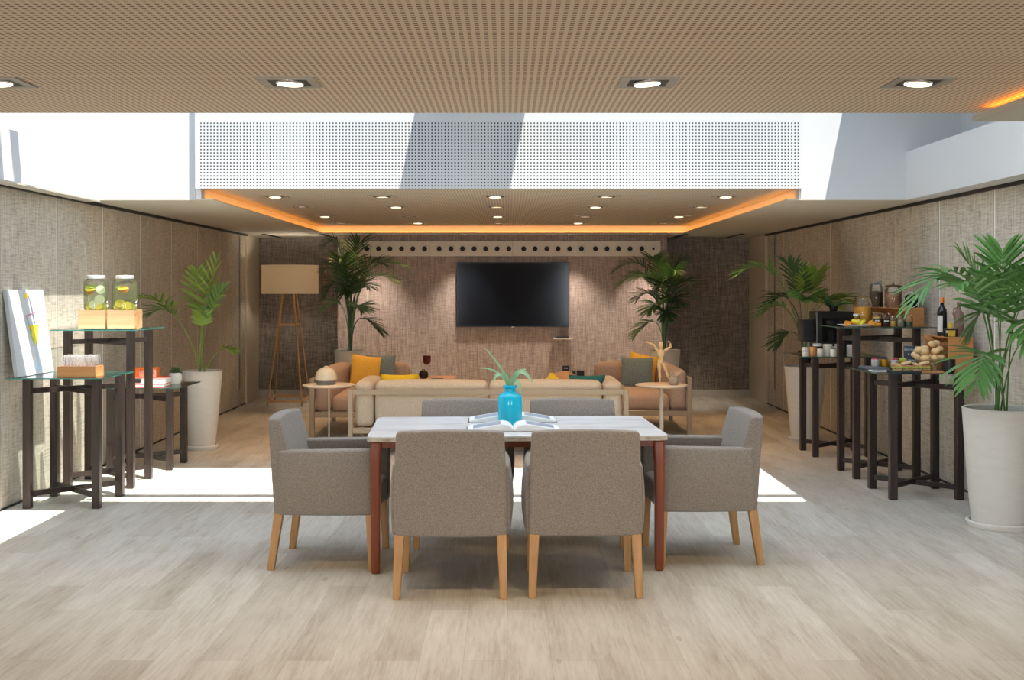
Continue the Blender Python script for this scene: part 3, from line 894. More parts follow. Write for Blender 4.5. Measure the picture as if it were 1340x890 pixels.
t = thing('sofa', 'long beige three-piece-cushion sofa seen from behind the dining table', 'sofa', (-.182, 11.1, 0))
hw, dp = 1.342, .92
bm = bm_new()
for sx in (-1, 1):
    for y in (.0, dp - .045):
        add_box(bm, sx * hw - (.045 if sx > 0 else 0), sx * hw + (.045 if sx < 0 else 0), y, y + .045, 0, .635)
    add_box(bm, sx * hw - (.045 if sx > 0 else 0), sx * hw + (.045 if sx < 0 else 0), .045, dp - .045, .585, .635)
    add_box(bm, sx * hw - (.045 if sx > 0 else 0), sx * hw + (.045 if sx < 0 else 0), .045, dp - .045, .215, .27)
add_box(bm, -hw + .045, hw - .045, .0, .04, .585, .635)
add_box(bm, -hw + .045, hw - .045, .0, .04, .215, .27)
add_box(bm, -hw + .045, hw - .045, dp - .045, dp, .215, .27)
obj('frame', bm, 'taupe', t, smooth=False, bev=.004)
for x0, x1 in ((-1.088, -.009), (.009, 1.088)):
    bm = bm_new(); cushion(bm, x0, x1, .045, .225, .275, .715, .055, .012); obj('back_cushion', bm, 'sofa', t)
    bm = bm_new(); cushion(bm, x0, x1, .23, .90, .275, .45, .05, .02); obj('seat_cushion', bm, 'sofa', t)
for s in (-1, 1):
    x0, x1 = sorted((s * 1.106, s * 1.288))
    bm = bm_new(); cushion(bm, x0, x1, .045, .90, .275, .705, .055, .012); obj('arm_cushion', bm, 'sofa', t)

def corner_sofa(label, cx, cy, s, L, D):
    """two-seat sofa with its long back beside the wall; s = side of the back (-1 left, +1 right)"""
    t = thing('sofa', label, 'sofa', (cx, cy, 0), 0, 'pair of tan corner sofas facing each other')
    X = lambda a, b: sorted((s * a, s * b))
    h = D / 2
    bm = bm_new()
    for a in (h, -h + .05):
        for y in (0, L - .05):
            x0, x1 = X(a, a - .05); add_box(bm, x0, x1, y, y + .05, 0, .63 if (a > 0 or y > .1) else .27)
    x0, x1 = X(h, h - .04); add_box(bm, x0, x1, .05, L - .05, .585, .63); add_box(bm, x0, x1, .05, L - .05, .215, .27)
    x0, x1 = X(-h, -h + .05); add_box(bm, x0, x1, .05, L - .05, .215, .27)
    add_box(bm, -h + .05, h - .05, 0, .04, .215, .27); add_box(bm, -h + .05, h - .05, L - .04, L, .215, .27)
    add_box(bm, -h + .05, h - .05, L - .04, L, .585, .63)
    obj('frame', bm, 'taupe', t, smooth=False, bev=.004)
    x0, x1 = X(h - .05, h - .235)
    bm = bm_new(); cushion(bm, x0, x1, .03, L - .05, .275, .715, .06, .012); obj('back_cushion', bm, 'sofa2', t)
    x0, x1 = X(h - .24, -h + .01)
    bm = bm_new(); cushion(bm, x0, x1, L - .25, L - .05, .275, .715, .06, .012); obj('arm_cushion', bm, 'sofa2', t)
    bm = bm_new(); cushion(bm, x0, x1, .02, L - .26, .275, .445, .05, .02); obj('seat_cushion', bm, 'sofa2', t)
    return t
corner_sofa('tan corner sofa on the left with yellow and blue-grey cushions', -1.655, 12.5, -1, 1.60, .95)
corner_sofa('tan corner sofa on the right with blue-grey and yellow cushions', 1.53, 12.65, 1, 1.50, .96)

def pillow(label, loc, rot, sz, mat, th=.07):
    bm = bm_new(); n = 14; h = sz / 2
    top, bot = [], []
    for i in range(n + 1):
        a, b = [], []
        for j in range(n + 1):
            u, v = 2 * i / n - 1, 2 * j / n - 1
            k = (1 - u ** 2) * (1 - v ** 2); z = th * k ** .42 if k > 0 else 0
            pin = 1 - .07 * (1 - abs(u * v)) * 1
            x, y = u * h * (1 - .07 * (1 - v * v)), v * h * (1 - .07 * (1 - u * u))
            e = (i in (0, n) or j in (0, n))
            vv = bm.verts.new((x, y, z)); a.append(vv); b.append(vv if e else bm.verts.new((x, y, -z)))
        top.append(a); bot.append(b)
    for g in (top, bot):
        for i in range(n):
            for j in range(n):
                bm.faces.new((g[i][j], g[i + 1][j], g[i + 1][j + 1], g[i][j + 1]))
    o = obj('cushion', bm, mat); o.location = loc; o.rotation_euler = [R(a) for a in rot]
    tag(o, label, 'cushion', 'scatter cushions on the sofas')
    return o
pillow('bright yellow cushion leaning in the corner of the left tan sofa', (-1.66, 13.60, .635), (78, 8, 26), .38, 'yellow')
pillow('blue-grey cushion behind the yellow one on the left tan sofa', (-1.50, 13.745, .64), (80, 0, -4), .36, 'bluegrey')
pillow('blue-grey cushion standing on the right tan sofa beside the wooden figure', (1.52, 13.62, .615), (72, 0, -12), .38, 'bluegrey')
pillow('yellow cushion half hidden behind the blue-grey one on the right tan sofa', (1.60, 13.77, .65), (80, 12, 8), .36, 'yellow')
pillow('lemon yellow cushion showing over the back of the long sofa at its left', (-1.06, 11.455, .59), (112, 0, 0), .38, 'lemon')
pillow('small lemon yellow cushion corner showing over the right half of the long sofa', (.46, 11.455, .60), (110, 38, 0), .28, 'lemon', .05)
pillow('dark teal cushion showing over the back of the long sofa at its right', (.78, 11.455, .59), (112, 0, 3), .36, 'teal')

# ------------------------------------------------------------------ round side tables and what stands on them
def round_table(label, x, y, h, r, sr, mat='offwhite'):
    t = thing('round_side_table', label, 'table', (x, y, 0), 0, 'round cream side tables beside the sofas')
    bm = bm_new(); lathe(bm, [(0, h - .022), (r - .012, h - .022), (r, h - .014), (r, h - .004), (r - .006, h), (0, h)], 48); obj('tabletop', bm, mat, t)
    bm = bm_new(); lathe(bm, [(0, .012), (sr, .012), (sr, h - .022), (0, h - .022)], 16); obj('stem', bm, mat, t)
    bm = bm_new(); lathe(bm, [(0, 0), (r * .62, 0), (r * .62, .009), (sr, .014), (0, .014)], 40); obj('base', bm, mat, t)
    return t
round_table('round cream side table with a thin stem at the left end of the long sofa', -1.835, 11.95, .618, .27, .009)
round_table('round cream side table with a thicker stem at the right end of the long sofa', 1.585, 11.95, .618, .268, .021)
t = thing('aroma_diffuser', 'cream dome-shaped diffuser with grey base on the left round side table', 'diffuser', (-1.86, 11.92, .618))
bm = bm_new(); lathe(bm, [(0, 0), (.095, 0), (.098, .012), (.096, .045), (0, .045)], 32); obj('base', bm, 'domeg', t)
bm = bm_new(); lathe(bm, [(0, .045), (.112, .045), (.118, .055), (.118, .068), (.113, .078), (.106, .11), (.088, .145), (.055, .168), (.028, .175), (.024, .184), (.016, .190), (0, .192)], 32); obj('dome', bm, 'domew', t)

t = thing('wooden_mannequin', 'pale wooden jointed artist mannequin with raised arms on the right round side table', 'figurine', (1.575, 11.93, .618))
bm = bm_new(); lathe(bm, [(0, 0), (.055, 0), (.055, .014), (.050, .018), (0, .018)], 24); obj('base', bm, 'woodfig', t)
fig = []
def limb(p, q, r1, r2):
    P, Q = Vector(p), Vector(q)
    m = P.lerp(Q, .35)
    tube(bmf, [P, P.lerp(Q, .1), m, P.lerp(Q, .8), Q], [r1 * .55, r1 * .9, r1, r2, r2 * .6], 10)
bmf = bm_new()
hipL, hipR = (-.018, 0, .225), (.022, 0, .225)
ball(bmf, (0, 0, .235), .036, 1, .75, .85)
ball(bmf, (.003, 0, .272), .024, 1, .8, 1)
ball(bmf, (.004, 0, .318), .040, 1, .72, 1.15)
tube(bmf, [(.004, 0, .35), (.002, 0, .385)], .011, 8)
ball(bmf, (0, -.004, .408), .027, .82, .95, 1.15)
limb((-.018, 0, .225), (-.012, -.008, .12), .021, .014); ball(bmf, (-.012, -.008, .116), .014)
limb((-.012, -.008, .112), (-.006, 0, .028), .016, .009); ball(bmf, (-.006, -.012, .024), .012, .8, 1.9, .6)
limb((.022, 0, .222), (.062, .012, .125), .021, .014); ball(bmf, (.062, .012, .121), .014)
limb((.064, .012, .117), (.096, .03, .042), .016, .009); ball(bmf, (.10, .024, .034), .012, .8, 1.9, .6, rot=(.5, 0, 0))
ball(bmf, (-.036, 0, .348), .014); ball(bmf, (.044, 0, .35), .014)
limb((-.036, 0, .348), (-.068, 0, .402), .014, .011); ball(bmf, (-.069, 0, .405), .011)
limb((-.069, 0, .405), (-.128, 0, .428), .012, .008); ball(bmf, (-.142, 0, .434), .010, 1.7, .6, .8, rot=(0, .35, 0))
limb((.044, 0, .35), (.10, 0, .382), .014, .011); ball(bmf, (.103, 0, .386), .011)
limb((.103, 0, .386), (.098, 0, .424), .012, .008); ball(bmf, (.086, 0, .438), .010, 1.5, .6, .8, rot=(0, .5, 0))
obj('figure', bmf, 'woodfig', t)
t = thing('small_plant_pot', 'small round marbled pot with pale dry sprigs beside the wooden mannequin', 'plant pot', (1.70, 11.86, .618))
bm = bm_new(); lathe(bm, [(0, 0), (.036, 0), (.052, .022), (.056, .05), (.048, .078), (.040, .08), (.038, .06), (0, .06)], 20); obj('pot', bm, 'marb', t)
bm = bm_new()
for k in range(16):
    a = k * 2.4; r = .02 + .045 * random.random()
    tube(bm, [(.01 * math.cos(a), .01 * math.sin(a), .06), (r * .6 * math.cos(a), r * .6 * math.sin(a), .10), (r * 1.3 * math.cos(a) + .015, r * 1.3 * math.sin(a), .115 + .04 * random.random())], [.003, .004, .002], 4)
obj('sprigs', bm, 'creamc', t)

# ------------------------------------------------------------------ floor lamp
t = thing('floor_lamp', 'floor lamp with wide cream drum shade and slender splayed wooden legs, in the left alcove', 'floor lamp', (-3.04, 16.25, 0))
bm = bm_new(); r = .392; z0, z1 = 1.53, 1.93
lathe(bm, [(r, z0), (r, z1), (r - .006, z1), (r - .006, z0), (r, z0)], 64, cap=False); obj('lamp_shade', bm, 'shade', t)
feet = ((-.22, -.50), (.255, -.50), (.22, .32), (-.30, .42)); tops = ((-.075, -.07), (.055, -.07), (.06, .06), (-.12, .06))
for f, tp in zip(feet, tops):
    bm = bm_new(); tube(bm, [(f[0], f[1], 0), (tp[0], tp[1], 1.62)], [.011, .013], 8); obj('leg', bm, 'oak', t)
def at_h(i, z):
    k = z / 1.62; f, tp = feet[i], tops[i]; return (f[0] + (tp[0] - f[0]) * k, f[1] + (tp[1] - f[1]) * k, z)
for z, pr in ((.07, ((0, 1), (1, 2), (2, 3), (3, 0))), (1.10, ((0, 1), (2, 3)))):
    for i, j in pr:
        bm = bm_new(); beam(bm, at_h(i, z), at_h(j, z), .02, .035 if z < .5 else .022); obj('crossbar', bm, 'oakx', t, smooth=False)
bm = bm_new(); lathe(bm, [(0, 1.60), (.13, 1.60), (.13, 1.62), (0, 1.62)], 20); lathe(bm, [(0, 1.62), (.03, 1.62), (.05, 1.70), (.03, 1.76), (0, 1.77)], 16); obj('lamp_holder', bm, 'oak', t)
l = bpy.data.lights.new('lamp_bulb', 'POINT'); l.energy = 36; l.color = (1, .88, .70); l.shadow_soft_size = .06
lo = bpy.data.objects.new('lamp_bulb', l); COL.objects.link(lo); lo.parent = t; lo.location = (0, 0, 1.72)

# ------------------------------------------------------------------ television wall
t = thing('television', 'large black flat television mounted on the rear linen wall', 'television', (.078, 16.497, 0))
boxo('bezel', -.797, .797, -.075, -.01, 1.058, 1.978, 'tvblack', t, bev=.004)
boxo('screen', -.785, .785, -.0765, -.075, 1.072, 1.966, 'tvscreen', t)
boxo('badge', -.018, .018, -.079, -.0755, 1.052, 1.066, 'alu', t)
boxo('wall_bracket', -.25, .25, -.01, 0, 1.3, 1.7, 'black', t)
t = thing('wall_shelf', 'small pale wall shelf below the right corner of the television', 'shelf', (.775, 16.5, 0))
boxo('board', -.13, .13, -.12, 0, .885, .905, 'offwhite', t, bev=.002)
tag(boxo('set_top_box', .69, .87, 16.40, 16.49, .905, .925, 'tvblack'), 'thin black receiver box lying on the small wall shelf', 'receiver')
t = thing('air_vent_panel', 'long white air vent panel with a row of round black nozzles above the television', 'air vent', (-.045, 16.5, 0))
seg = [-2.215, -1.06, .118, 1.138, 2.215]
for a, b in zip(seg, seg[1:]): boxo('vent_plate', a + .002, b - .002, -.05, 0, 2.062, 2.275, 'offwhite', t, bev=.003)
nx = [75, 122, 168, 214, 260, 305, 352, 410, 457, 503, 549, 595, 641, 688, 747, 792, 839, 884, 930, 977, 1033, 1079, 1125, 1171, 1218, 1264]
for i, p in enumerate(nx):
    x = (440 + p / 3.045 - 664) * 16.44 / 1520 + .045
    bm = bm_new()
    prof = [(.034, -.006), (.038, .006), (.056, .008), (.060, .0)]
    lathe(bm, prof, 20, cap=False)
    rg = obj('nozzle', bm, 'offwhite', t, loc=(x, -.051, 2.168), rot=(PI / 2, 0, 0))
    bm = bm_new(); lathe(bm, [(0, 0), (.0345, 0)], 20, cap=False)
    if i == len(nx) - 1:
        bmesh.ops.scale(bm, vec=(.55, .55, 1), verts=bm.verts)
    obj('opening', bm, 'black', rg, loc=(0, 0, .002))
t = thing('wall_socket', 'black double wall socket with two white marks behind the tan pouf', 'socket', (.83, 16.5, 0))
boxo('plate', -.048, .048, -.02, 0, .435, .51, 'darkpl', t, bev=.003)
for x in (-.014, .014): boxo('outlet', x - .009, x + .009, -.022, -.02, .468, .482, 'ceramic', t)
tag(boxo('wall_socket', .985, 1.09, 16.46, 16.5, .36, .44, 'darkpl', bev=.003), 'black socket box low on the rear wall, right of the double socket', 'socket')
tag(boxo('wall_socket', .92, .965, 16.47, 16.5, .39, .43, 'darkpl', bev=.003), 'tiny black socket between the two larger wall sockets', 'socket')

# ------------------------------------------------------------------ coffee table with candle holder and goblet, pouf
t = thing('coffee_table', 'pinkish wooden low table between the tan sofas and the rear wall', 'table', (-.90, 14.36, 0))
boxo('tabletop', -.25, .25, -.36, .36, .475, .50, 'pink', t, bev=.003)
for sx in (-1, 1):
    for sy in (-1, 1): boxo('leg', sx * .22 - .02, sx * .22 + .02, sy * .32 - .02, sy * .32 + .02, 0, .475, 'pink', t)
boxo('shelf', -.2, .2, -.3, .3, .12, .14, 'pink', t)
t = thing('round_vase', 'small round glossy black vase on the pinkish wooden table', 'vase', (-1.02, 14.12, .5))
bm = bm_new(); lathe(bm, [(0, 0), (.03, 0), (.05, .02), (.06, .055), (.052, .09), (.03, .108), (.018, .112), (.018, .125), (.012, .125), (0, .11)], 24); obj('vase_body', bm, 'gloss', t)
t = thing('goblet', 'dark red glass goblet behind the small black vase', 'goblet', (-1.0, 14.42, .5))
bm = bm_new(); lathe(bm, [(0, .155), (.02, .158), (.045, .18), (.05, .21), (.05, .27), (.046, .27), (.046, .21), (0, .17)], 24); obj('bowl', bm, 'redglass', t)
bm = bm_new(); lathe(bm, [(0, 0), (.04, 0), (.038, .006), (.006, .014), (.005, .155), (0, .156)], 20); obj('stem', bm, 'jar', t)
boxo('magazine', -.93, -.78, 14.05, 14.2, .50, .508, 'ink'); tag(bpy.data.objects['magazine'], 'thin black booklet lying on the pinkish wooden table', 'booklet')
t = thing('pouf', 'round tan leather pouf with pale piping beyond the long sofa', 'pouf', (.655, 13.6, 0))
bm = bm_new(); lathe(bm, [(0, 0), (.2, 0), (.25, .03), (.27, .2), (.26, .38), (.235, .47), (.18, .56), (.10, .615), (0, .635)], 32); obj('pouf_body', bm, 'tanleather', t)
bm = bm_new(); pts = []
for k in range(21):
    a = PI * k / 20; pts.append((.262 * math.cos(a) * .98, -.06 - .0 * k, .37 + .262 * math.sin(a)))
pr = [(.262, .38), (.237, .47), (.182, .56), (.102, .617), (0.0, .637), (-.102, .617), (-.182, .56), (-.237, .47), (-.262, .38)]
tube(bm, [(x, 0, z) for x, z in pr], .005, 6); obj('piping', bm, 'creamc', t, rot=(0, 0, R(25)))

# ------------------------------------------------------------------ ceiling downlights
def lamp_light(name, e, ang, blend, col=(1, .74, .46)):
    l = bpy.data.lights.new(name, 'SPOT'); l.energy = e; l.spot_size = R(ang); l.spot_blend = blend; l.color = col; l.shadow_soft_size = .05
    return l
def downlight(label, loc, tilt, light, group, scale=1., lit=True, near=False):
    t = thing('ceiling_downlight', label, 'ceiling light', loc, 0, group)
    a, b, h = .118 * scale, .082 * scale, .006
    bm = bm_new()
    for (x0, x1, y0, y1) in ((-a, a, -a, -b), (-a, a, b, a), (-a, -b, -b, b), (b, a, -b, b)): add_box(bm, x0, x1, y0, y1, -h, 0)
    obj('frame', bm, 'greytrim', t, smooth=False)
    boxo('recess', -b, b, -b, b, -.0025, -.0005, 'black', t)
    bm = bm_new(); lathe(bm, [(0, 0), (.056 * scale, 0), (.060 * scale, .003), (.061 * scale, .008), (0, .008)], 24)
    rg = obj('lamp', bm, 'chrome', t, loc=(0, 0, -.0105), rot=tilt)
    bm = bm_new(); lathe(bm, [(0, 0), (.054 * scale, 0)], 24, cap=False)
    obj('lens', bm, 'lampglow' if lit else 'alu', rg, loc=(0, 0, -.001))
    if not near: rg.children[0].data.materials[0] = M['lampglow2'] if lit else M['alu']
    if light:
        lo = bpy.data.objects.new('downlight_bulb', light); COL.objects.link(lo); lo.parent = t; lo.location = (0, 0, -.06)
        lo.rotation_euler = (tilt[0] * 2, tilt[1] * 2, 0)
    return t
LF = lamp_light('downlight_bulb', 40, 110, .6)
LR = lamp_light('downlight_bulb_rear', 38, 95, .7, (1, .58, .27))
LW = lamp_light('downlight_bulb_wall', 95, 80, .8, (1, .86, .72))
where = ('at the left edge of the picture', 'second from the left', 'third from the left', 'nearest the right edge')
for i, x in enumerate((-2.115, -.904, .583, 1.706)):
    downlight('square lit downlight in the near perforated ceiling, ' + where[i], (x, 4.83, 2.46), (0, R((-3, 2, -5, 4)[i]), 0), LF, 'downlights in the near ceiling', near=True)
rn = ('nearest', 'second', 'third', 'farthest'); cn = ('leftmost', 'second from left', 'middle', 'second from right', 'rightmost')
for j, y in enumerate((10.8, 12.15, 13.75, 15.1)):
    for i, x in enumerate((-2.16, -1.165, -.115, .92, 2.03)):
        if j == 3 and i in (0,): pass
        downlight('small square downlight in the rear coffer, %s row, %s of that row' % (rn[j], cn[i]), (x, y, 2.46), (R(3) if (i + j) % 2 else R(-4), 0, 0), LR, 'downlights in the rear coffer', 1.0, not ((i, j) in ((1, 2), (0, 1))))
for x, lb in ((-1.9, 'far left'), (-.6, 'above the left part of the television'), (.88, 'above the right part of the television'), (2.0, 'far right')):
    downlight('downlight in the soffit close to the vent panel, ' + lb, (x, 16.02, 2.36), (R(4), 0, 0), LW, 'downlights washing the television wall', .9)

# ------------------------------------------------------------------ left tables: picture, glasses, dispensers, books
t = thing('canvas_picture', 'white canvas with a painted yellow cocktail leaning against the left wall', 'picture', (-3.535, 8.72, .9595))
# local: x = depth (along the wall), y = out of the wall, z up ; leans back toward the wall
t.rotation_euler = (R(-7.5), 0, R(90))
bm = bm_new(); add_box(bm, -.33, .33, 0, .028, 0, .64)
cv = obj('canvas', bm, 'canvas', t, smooth=False)
cv.data.materials.append(M['canvasside'])
for p in cv.data.polygons:
    if abs(p.normal.y) < .5: p.material_index = 1
def flat(name, pts, mat, off=.0015, par=cv):
    bm = bm_new(); bm.faces.new([bm.verts.new((x, -off, z)) for x, z in pts]); return obj(name, bm, mat, par, smooth=False)
# picture space: x -.33 (left) .. .33 (right), z 0..0.64
flat('painted_glass', [(-.10, .40), (.17, .40), (.085, .20), (.065, .185), (.045, .20)], 'artblue', .0012)
flat('painted_drink', [(-.055, .372), (.155, .372), (.085, .215), (.055, .215)], 'artyellow', .0018)
flat('painted_stem', [(.05, .20), (.08, .20), (.08, .06), (.05, .06)], 'artblue', .0014)
flat('painted_foot', [(-.02, .035), (.0, .06), (.05, .072), (.08, .072), (.12, .06), (.14, .035), (.06, .028)], 'artblue', .0014)
flat('painted_lime', [(-.03, .34), (.0, .355), (.02, .33), (.0, .29), (.03, .26), (.01, .24), (-.01, .28)], 'artgreen', .0022)
flat('painted_straw', [(.045, .54), (.07, .54), (.095, .38), (.075, .38)], 'artblueg', .0024)
flat('painted_straw', [(.02, .60), (.035, .605), (.062, .54), (.05, .54)], 'artblueg', .0024)
flat('painted_fruit', [(-.05, .58), (-.035, .607), (0, .612), (.03, .60), (.02, .575), (-.01, .582), (-.03, .57)], 'artyellow', .0026)
flat('painted_ribbon', [(-.06, .445), (.13, .468), (.13, .462), (-.05, .438)], 'artpink', .0028)
flat('painted_ribbon', [(-.06, .445), (-.052, .445), (.0, .33), (-.008, .33)], 'artpink', .0028)

t = thing('glass_crate', 'low wooden crate of upturned drinking glasses on the near left glass table', 'crate', (-3.165, 8.62, .955))
bm = bm_new(); a, b, h, w = .138, .10, .075, .008
for (x0, x1, y0, y1) in ((-a, a, -b, -b + w), (-a, a, b - w, b), (-a, -a + w, -b + w, b - w), (a - w, a, -b + w, b - w)): add_box(bm, x0, x1, y0, y1, 0, h)
add_box(bm, -a + w, a - w, -b + w, b - w, .0005, .008)
obj('crate_body', bm, 'plywood', t, smooth=False)
g0 = None
for i in range(5):
    for j in range(3):
        if g0 is None:
            bm = bm_new(); lathe(bm, [(.0235, 0), (.0245, .06), (.022, .105), (.012, .118), (0, .118)], 14, cap=False)
            lathe(bm, [(0, .113), (.011, .113), (.020, .102), (.0225, .06), (.0215, 0)], 14, cap=False)
            g0 = obj('drinking_glass', bm, 'tumbler'); o = g0
            tag(g0, '', 'glass', 'upturned glasses in the wooden crate')
        else:
            o = g0.copy(); COL.objects.link(o)
        o['label'] = 'small upturned clear glass in the wooden crate, %s row, %s' % (('front', 'middle', 'back')[j], ('leftmost', 'second from the left', 'middle one', 'second from the right', 'rightmost')[i])
        o.location = (-3.165 + (i - 2) * .0515, 8.62 + (j - 1) * .058, .9635 + .03)
g0.location.z = .9935
boxo('rack', -.128, .128, -.091, .091, .030, .038, 'plywood', t)

def fruit_slice(bm, c, r, rot, th=.007):
    m = Matrix.Translation(c) @ Euler([R(a) for a in rot]).to_matrix().to_4x4()
    bmesh.ops.create_cone(bm, cap_ends=True, segments=16, radius1=r, radius2=r, depth=th, matrix=m)
for k, (cx, lb, lb2) in enumerate(((-3.352, 'glass drink dispenser with lemon and melon slices, left of the pair', 'pale wooden stand box under the left drink dispenser'),
                              (-3.118, 'glass drink dispenser with lemon slices and chrome tap, right of the pair', 'pale wooden stand box under the right drink dispenser'))):
    b = thing('stand_box', lb2, 'wooden box', (cx, 9.47, 1.275), 0, 'stand boxes under the dispensers')
    bm = bm_new(); h, a, w = .152, .108, .012
    for (x0, x1, y0, y1) in ((-a, a, -a, -a + w), (-a, a, a - w, a), (-a, -a + w, -a + w, a - w), (a - w, a, -a + w, a - w)): add_box(bm, x0, x1, y0, y1, 0.006, h)
    add_box(bm, -a + w, a - w, -a + w, a - w, h - .012, h - .0005)
    obj('box_body', bm, 'palebox', b, smooth=False)
    boxo('box_foot', -a + .05, -a + .12, -a + .001, -a + .02, 0, .006, 'darkwood', b)
    boxo('side_panel', a, a + .002, -.05, .02, .0, h - .01, 'plywood', b)
    t = thing('drink_dispenser', lb, 'drink dispenser', (cx, 9.47, 1.275 + h), 0, 'drink dispensers on the tallest left table')
    R0 = .097
    bm = bm_new(); lathe(bm, [(0, .001), (R0 - .01, .001), (R0, .012), (R0, .222), (R0 - .006, .238), (R0 - .022, .25), (.066, .256), (.066, .268)], 32, cap=False); obj('jar', bm, 'jar', t)
    bm = bm_new(); lathe(bm, [(0, .006), (R0 - .014, .006), (R0 - .006, .016), (R0 - .006, .214), (0, .214)], 32); obj('water', bm, 'water', t)
    bm = bm_new(); lathe(bm, [(.067, .256), (.073, .256), (.073, .278), (.069, .282), (0, .283)], 32, cap=False); obj('lid', bm, 'lidmetal', t)
    sl = [((-.03, -.055, .03), .036, (80, 10, 0), 'lemonf'), ((.035, -.06, .035), .036, (75, -15, 20), 'lemonf'), ((0, -.04, .016), .045, (10, 5, 0), 'limef'), ((.045, -.02, .03), .036, (60, 20, 0), 'limef'), ((-.055, -.02, .035), .034, (60, -30, 0), 'limef'), ((.01, .03, .03), .04, (20, 20, 0), 'lemonf'), ((.05, .04, .025), .035, (50, 0, 0), 'lemonf')]
    if k == 0: sl += [((0, -.075, .045), .033, (85, 0, 0), 'cucumber'), ((.045, -.055, .085), .040, (88, 0, 15), 'cucumber'), ((-.03, -.05, .175), .042, (35, 0, 0), 'lemonf'), ((-.035, -.052, .155), .036, (60, 0, 0), 'orangef'), ((.05, -.045, .165), .036, (80, 0, 30), 'cucumber'), ((-.02, -.02, .19), .05, (12, 8, 0), 'limef')]
    else: sl += [((.01, -.055, .168), .038, (55, 8, 0), 'orangef'), ((0, -.05, .178), .040, (25, 0, 0), 'lemonf'), ((-.02, -.06, .055), .038, (60, 25, 0), 'lemonf'), ((-.05, 0, .19), .03, (20, 0, 0), 'cucumber')]
    for c, r, rot, mt in sl:
        bm = bm_new(); fruit_slice(bm, c, r, rot); obj('fruit_slice', bm, mt, t)
    bm = bm_new()
    tube(bm, [(R0 * .86, -R0 * .48, .05), (R0 + .022, -.066, .05)], .008, 8); tube(bm, [(R0 + .014, -.06, .05), (R0 + .014, -.06, .028)], .006, 8)
    tube(bm, [(R0 + .012, -.058, .05), (R0 + .012, -.058, .078)], .004, 8); tube(bm, [(R0 + .002, -.058, .072), (R0 + .030, -.062, .088)], .006, 8)
    obj('tap', bm, 'chrome', t)
    g = thing('hanging_tag', 'small brown wooden tag hanging from the tap of the %s dispenser' % ('left' if k == 0 else 'right'), 'tag', (cx + R0 + .012, 9.40, 1.275 + h - .128), 0, 'wooden tags on the dispenser taps')
    bm = bm_new(); beam(bm, (0, 0, 0), (0, 0, .082), .036, .008); obj('tag_board', bm, 'cork', g, smooth=False)
    bm = bm_new(); tube(bm, [(0, 0, .08), (-.004, 0, .12), (.002, -.004, .168)], .0015, 5); obj('cord', bm, 'ink', g)

def book(label, x0, x1, y0, y1, z0, h, mat, rz=0, spine='-X', group='books on the low left table'):
    cx, cy = (x0 + x1) / 2, (y0 + y1) / 2
    t = thing('book', label, 'book', (cx, cy, z0), rz, group)
    a, b = (x1 - x0) / 2, (y1 - y0) / 2
    bm = bm_new(); add_box(bm, -a, a, -b, b, 0, .003); add_box(bm, -a, a, -b, b, h - .003, h); add_box(bm, -a, -a + .004, -b, b, .003, h - .003)
    obj('cover', bm, mat, t, smooth=False)
    boxo('page_block', -a + .005, a - .004, -b + .004, b - .004, .003, h - .003, 'paper', t)
    return t
b1 = book('thin red book at the bottom of the stack on the low left table', -3.33, -3.02, 10.20, 10.42, .735, .026, 'red')
b2 = book('thick red book with a dark square on its cover on the low left table', -3.33, -3.015, 10.21, 10.43, .7615, .056, 'red')
boxo('cover_picture', -.11, -.05, -.1112, -.1105, .012, .046, 'ink', b2)
t = thing('orange_box', 'small orange and cream box with black print on top of the red books', 'box', (-3.21, 10.32, .8178))
boxo('box_body', -.105, .105, -.05, .05, 0, .085, 'orange', t, bev=.002)
boxo('cream_front', .0, .104, -.0515, -.05, .002, .068, 'creamc', t); boxo('cream_front', -.045, -.006, -.0515, -.05, .002, .06, 'creamc', t)
for k in range(4): boxo('printed_mark', .018 + k * .019, .030 + k * .019, -.0525, -.0515, .036, .041, 'ink', t)
boxo('printed_mark', .018, .03, -.0525, -.0515, .016, .022, 'ink', t); boxo('printed_mark', -.035, -.027, -.0525, -.0515, .045, .052, 'ink', t)
t = thing('potted_succulent', 'small spiky succulent in a round white pot on the low left table', 'potted plant', (-3.03, 10.60, .735))
bm = bm_new(); lathe(bm, [(0, 0), (.04, 0), (.052, .012), (.060, .04), (.060, .07), (.050, .094), (.042, .1), (.038, .1), (.036, .085), (0, .085)], 24); obj('pot', bm, 'ceramic', t)
bm = bm_new()
for k in range(26):
    a = k * 2.4; e = .25 + k / 26 * 1.1; l = .075
    d = Vector((math.cos(a) * math.cos(e), math.sin(a) * math.cos(e), math.sin(e)))
    tube(bm, [(0, 0, .085), Vector((0, 0, .085)) + d * l * .5, Vector((0, 0, .09)) + d * l], [.007, .008, .001], 5)
obj('leaves', bm, 'leafd', t)

